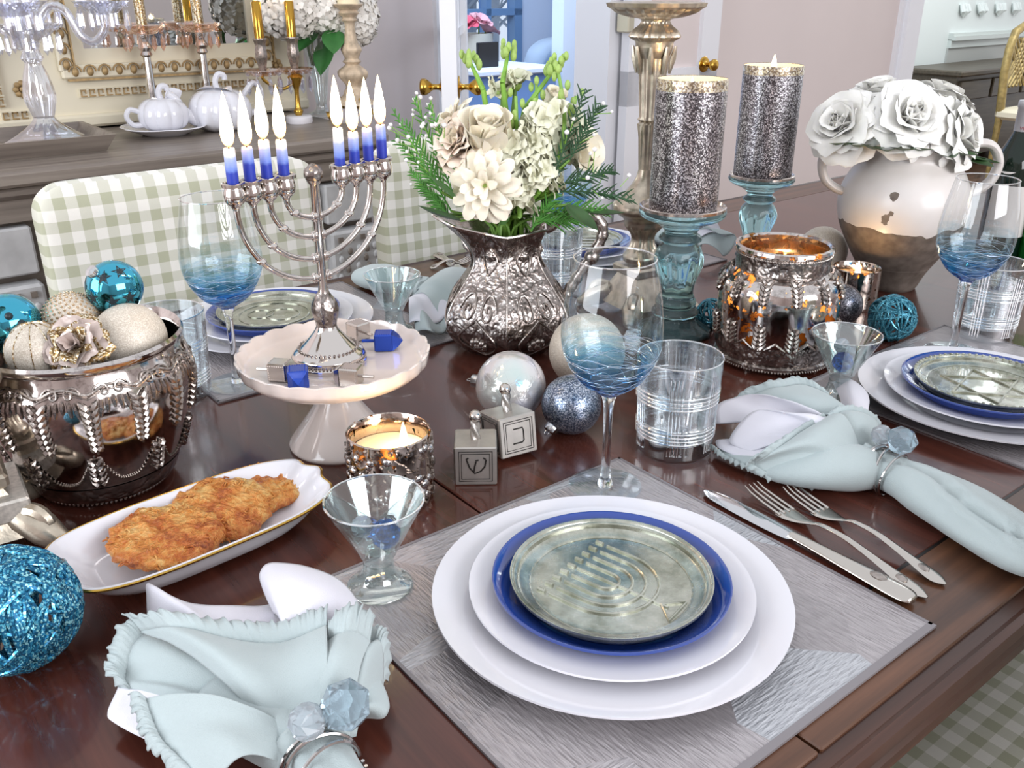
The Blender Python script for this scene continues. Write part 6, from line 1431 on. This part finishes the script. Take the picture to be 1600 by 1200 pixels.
# rose crystal candelabrum with two lit gold candles
q = P(468, 192, SZ); t = thing('rose_crystal_candelabrum', 'rose tinted crystal candelabrum on a white marble foot', 'candelabrum', q, BA)
part('marble_foot', G().lathe([(0,0),(.032,0),(.034,.003),(.034,.016),(.030,.019),(0,.019)], 32), M['marble'], t)
part('shaft', G().lathe(sprof([(.008,.019),(.012,.03),(.007,.04),(.006,.08),(.014,.10),(.02,.112),(.012,.12)],3), 24), M['brass'], t)
for s, nm in ((-1,'left'),(0,'right')):
    x = s*.085; part('arm', G().tube(spline([(0,0,.10),(x*.5,0,.085),(x,0,.11),(x,0,.125)],4), .004, 8), M['brass'], t)
    part('drip_pan', G().lathe([(.008,.118),(.03,.120),(.045,.132),(.043,.134),(.026,.124),(.008,.124)], 32, flt(9,.06), Tm(x,0,0), cap=False), M['pinkcry'], t)
    prisms(t, x, 0, .128, .04, 8, M['clear3'], .042)
    part('socket', G().lathe(sprof([(.008,.124),(.011,.145),(.015,.165),(.013,.19),(.017,.205),(.014,.206)],3), 24, flt(8,.05), Tm(x,0,0)), M['antique'], t)
    c = thing('gold_candle', 'lit shiny gold candle, '+nm+' one in the rose crystal candelabrum', 'candle', q+uvz(x,0,.203-TZ), 0, 'lit gold candles'); part('wax', G().lathe([(.0115,0),(.0115,.083),(.009,.086),(0,.085)], 24), pm('metallic_gold_wax', '#b98f3c', .16, 1), c); flame(c, (0,0,.088), .045, .5, .75)
# glass vase of white hydrangeas
q = P(515, 184, SZ)+uvz(0,.04,-TZ); t = thing('flared_glass_vase', 'flared clear glass vase of white hydrangeas', 'vase', q, BA)
part('vase_body', G().lathe(sprof([(.04,0),(.042,.006),(.016,.02),(.018,.06),(.028,.13),(.042,.21),(.05,.25)],4), 40, flt(8,.03), cap=False), M['clear2'], t)
M['hyd'] = pm('white_hydrangea_petal', '#efeae2', .7); hq = q+Vector((0,0,.25))
hp_ = G().grid(lambda i,j: ((i-.5)*.017, .002*sin(i*PI)*sin(j*PI), (j)*.017), 3, 3).mesh('p')
for k, (px, py, Y, r, lb) in enumerate([(452,12,q.y-.05,.075,'large white hydrangea head at the left of the glass vase'),(505,5,q.y,.075,'white hydrangea head at the top of the glass vase'),(553,30,q.y+.02,.062,'white hydrangea head leaning right behind the wooden candlestick'),(545,-10,q.y+.06,.07,'white hydrangea head at the back of the glass vase')]):
    c = RY(px, py, Y); f_ = thing('hydrangea', lb, 'flower', c, 0, 'hydrangeas in the glass vase'); g = G(); rs = random.Random(k)
    for m in range(150):
        z = 1-2*(m+.5)/150; a = m*2.39996; rr = math.sqrt(1-z*z); d = Vector((rr*cos(a), rr*sin(a), z)); Q = Tm(*(d*r*rs.uniform(.9,1.05)))@d.to_track_quat('Z','Y').to_matrix().to_4x4()@Matrix.Rotation(rs.uniform(0,TAU),4,'Z')
        for b in range(4): g.grid(lambda i,j: ((i-.5)*.016*(1 if 0<j else .4), .001+.0135*j, .003*sin(PI*i)*j+.003*j), 3, 3, Q@Matrix.Rotation(b*PI/2,4,'Z'))
    part('florets', g, M['hyd'], f_, kind='stuff'); part('core', G().ball((0,0,0), r*.82, 16, 10), M['ivory'], f_)
    stemto(f_, c, hq+Vector((rs.uniform(-.02,.02), rs.uniform(-.02,.02), -.12)), M['leaf'], .004)
hl = leaf_mesh('leaf', .035, .10, .02, pm('hydrangea_leaf', '#3f7a3e', .45, var=.2, vs=30))
for k, (px, py, d) in enumerate([(495,50,(-.3,-.5,-.5)),(520,45,(.1,-.6,-.6)),(512,60,(-.1,-.3,-.9))]):
    p = RY(px, py, q.y-.02); f_ = thing('hydrangea_leaf', ['broad green leaf at the left under the hydrangeas','broad green leaf at the right under the hydrangeas','broad green leaf hanging into the glass vase'][k], 'leaf', p, 0, 'hydrangea leaves', rot=facing(Vector(d).normalized())); part('blade', hl, None, f_)
    stemto(f_, p, hq+Vector((0,0,-.05)), r=.002)
# gilt and white carved wooden candlestick on brass feet
q = P(556, 186, SZ); H_ = HT(q, 6)-SZ; t = thing('carved_candlestick', 'carved white and gilt wooden candlestick at the right end of the sideboard', 'candlestick', q, BA)
k = H_/.40
M['giltwhite'] = pm('rubbed_gilt_white_wood', '#c9b49a', .5, .2, var=.3, vs=45)
pr = sprof([(.055,.055),(.05,.065),(.03,.085),(.026,.10),(.02,.115),(.024,.13),(.036,.15),(.038,.17),(.026,.185),(.018,.195),(.024,.205),(.018,.215),(.024,.235),(.026,.25),(.018,.27),(.014,.30),(.013,.335),(.02,.345),(.016,.355),(.026,.37),(.022,.378),(.034,.392),(.035,.40),(0,.40)],3)
part('turned_post', G().lathe([(r,z*k) for r,z in pr], 40, lambda a,z,i: 1+(.06*cos(8*a) if .13*k < z < .185*k or .235*k < z < .27*k else 0)), M['giltwhite'], t)
for j in range(3):
    a = TAU*j/3+.5; part('foot', G().tube([(.03*cos(a),.03*sin(a),.06*k),(.055*cos(a),.055*sin(a),.05*k),(.06*cos(a),.06*sin(a),.02*k),(.072*cos(a),.072*sin(a),.009)], [.016,.014,.010,.012], 10), M['gold'], t)
c = thing('ivory_pillar', 'ivory pillar candle on the carved wooden candlestick', 'candle', q+Vector((0,0,H_)), 0); part('wax', G().lathe([(0,0),(.027,0),(.027,.10),(.024,.103),(0,.101)], 28), M['wax'], c); part('wick', G().tube([(0,0,.10),(0,0,.112)], .0009, 5), M['wick'], c)
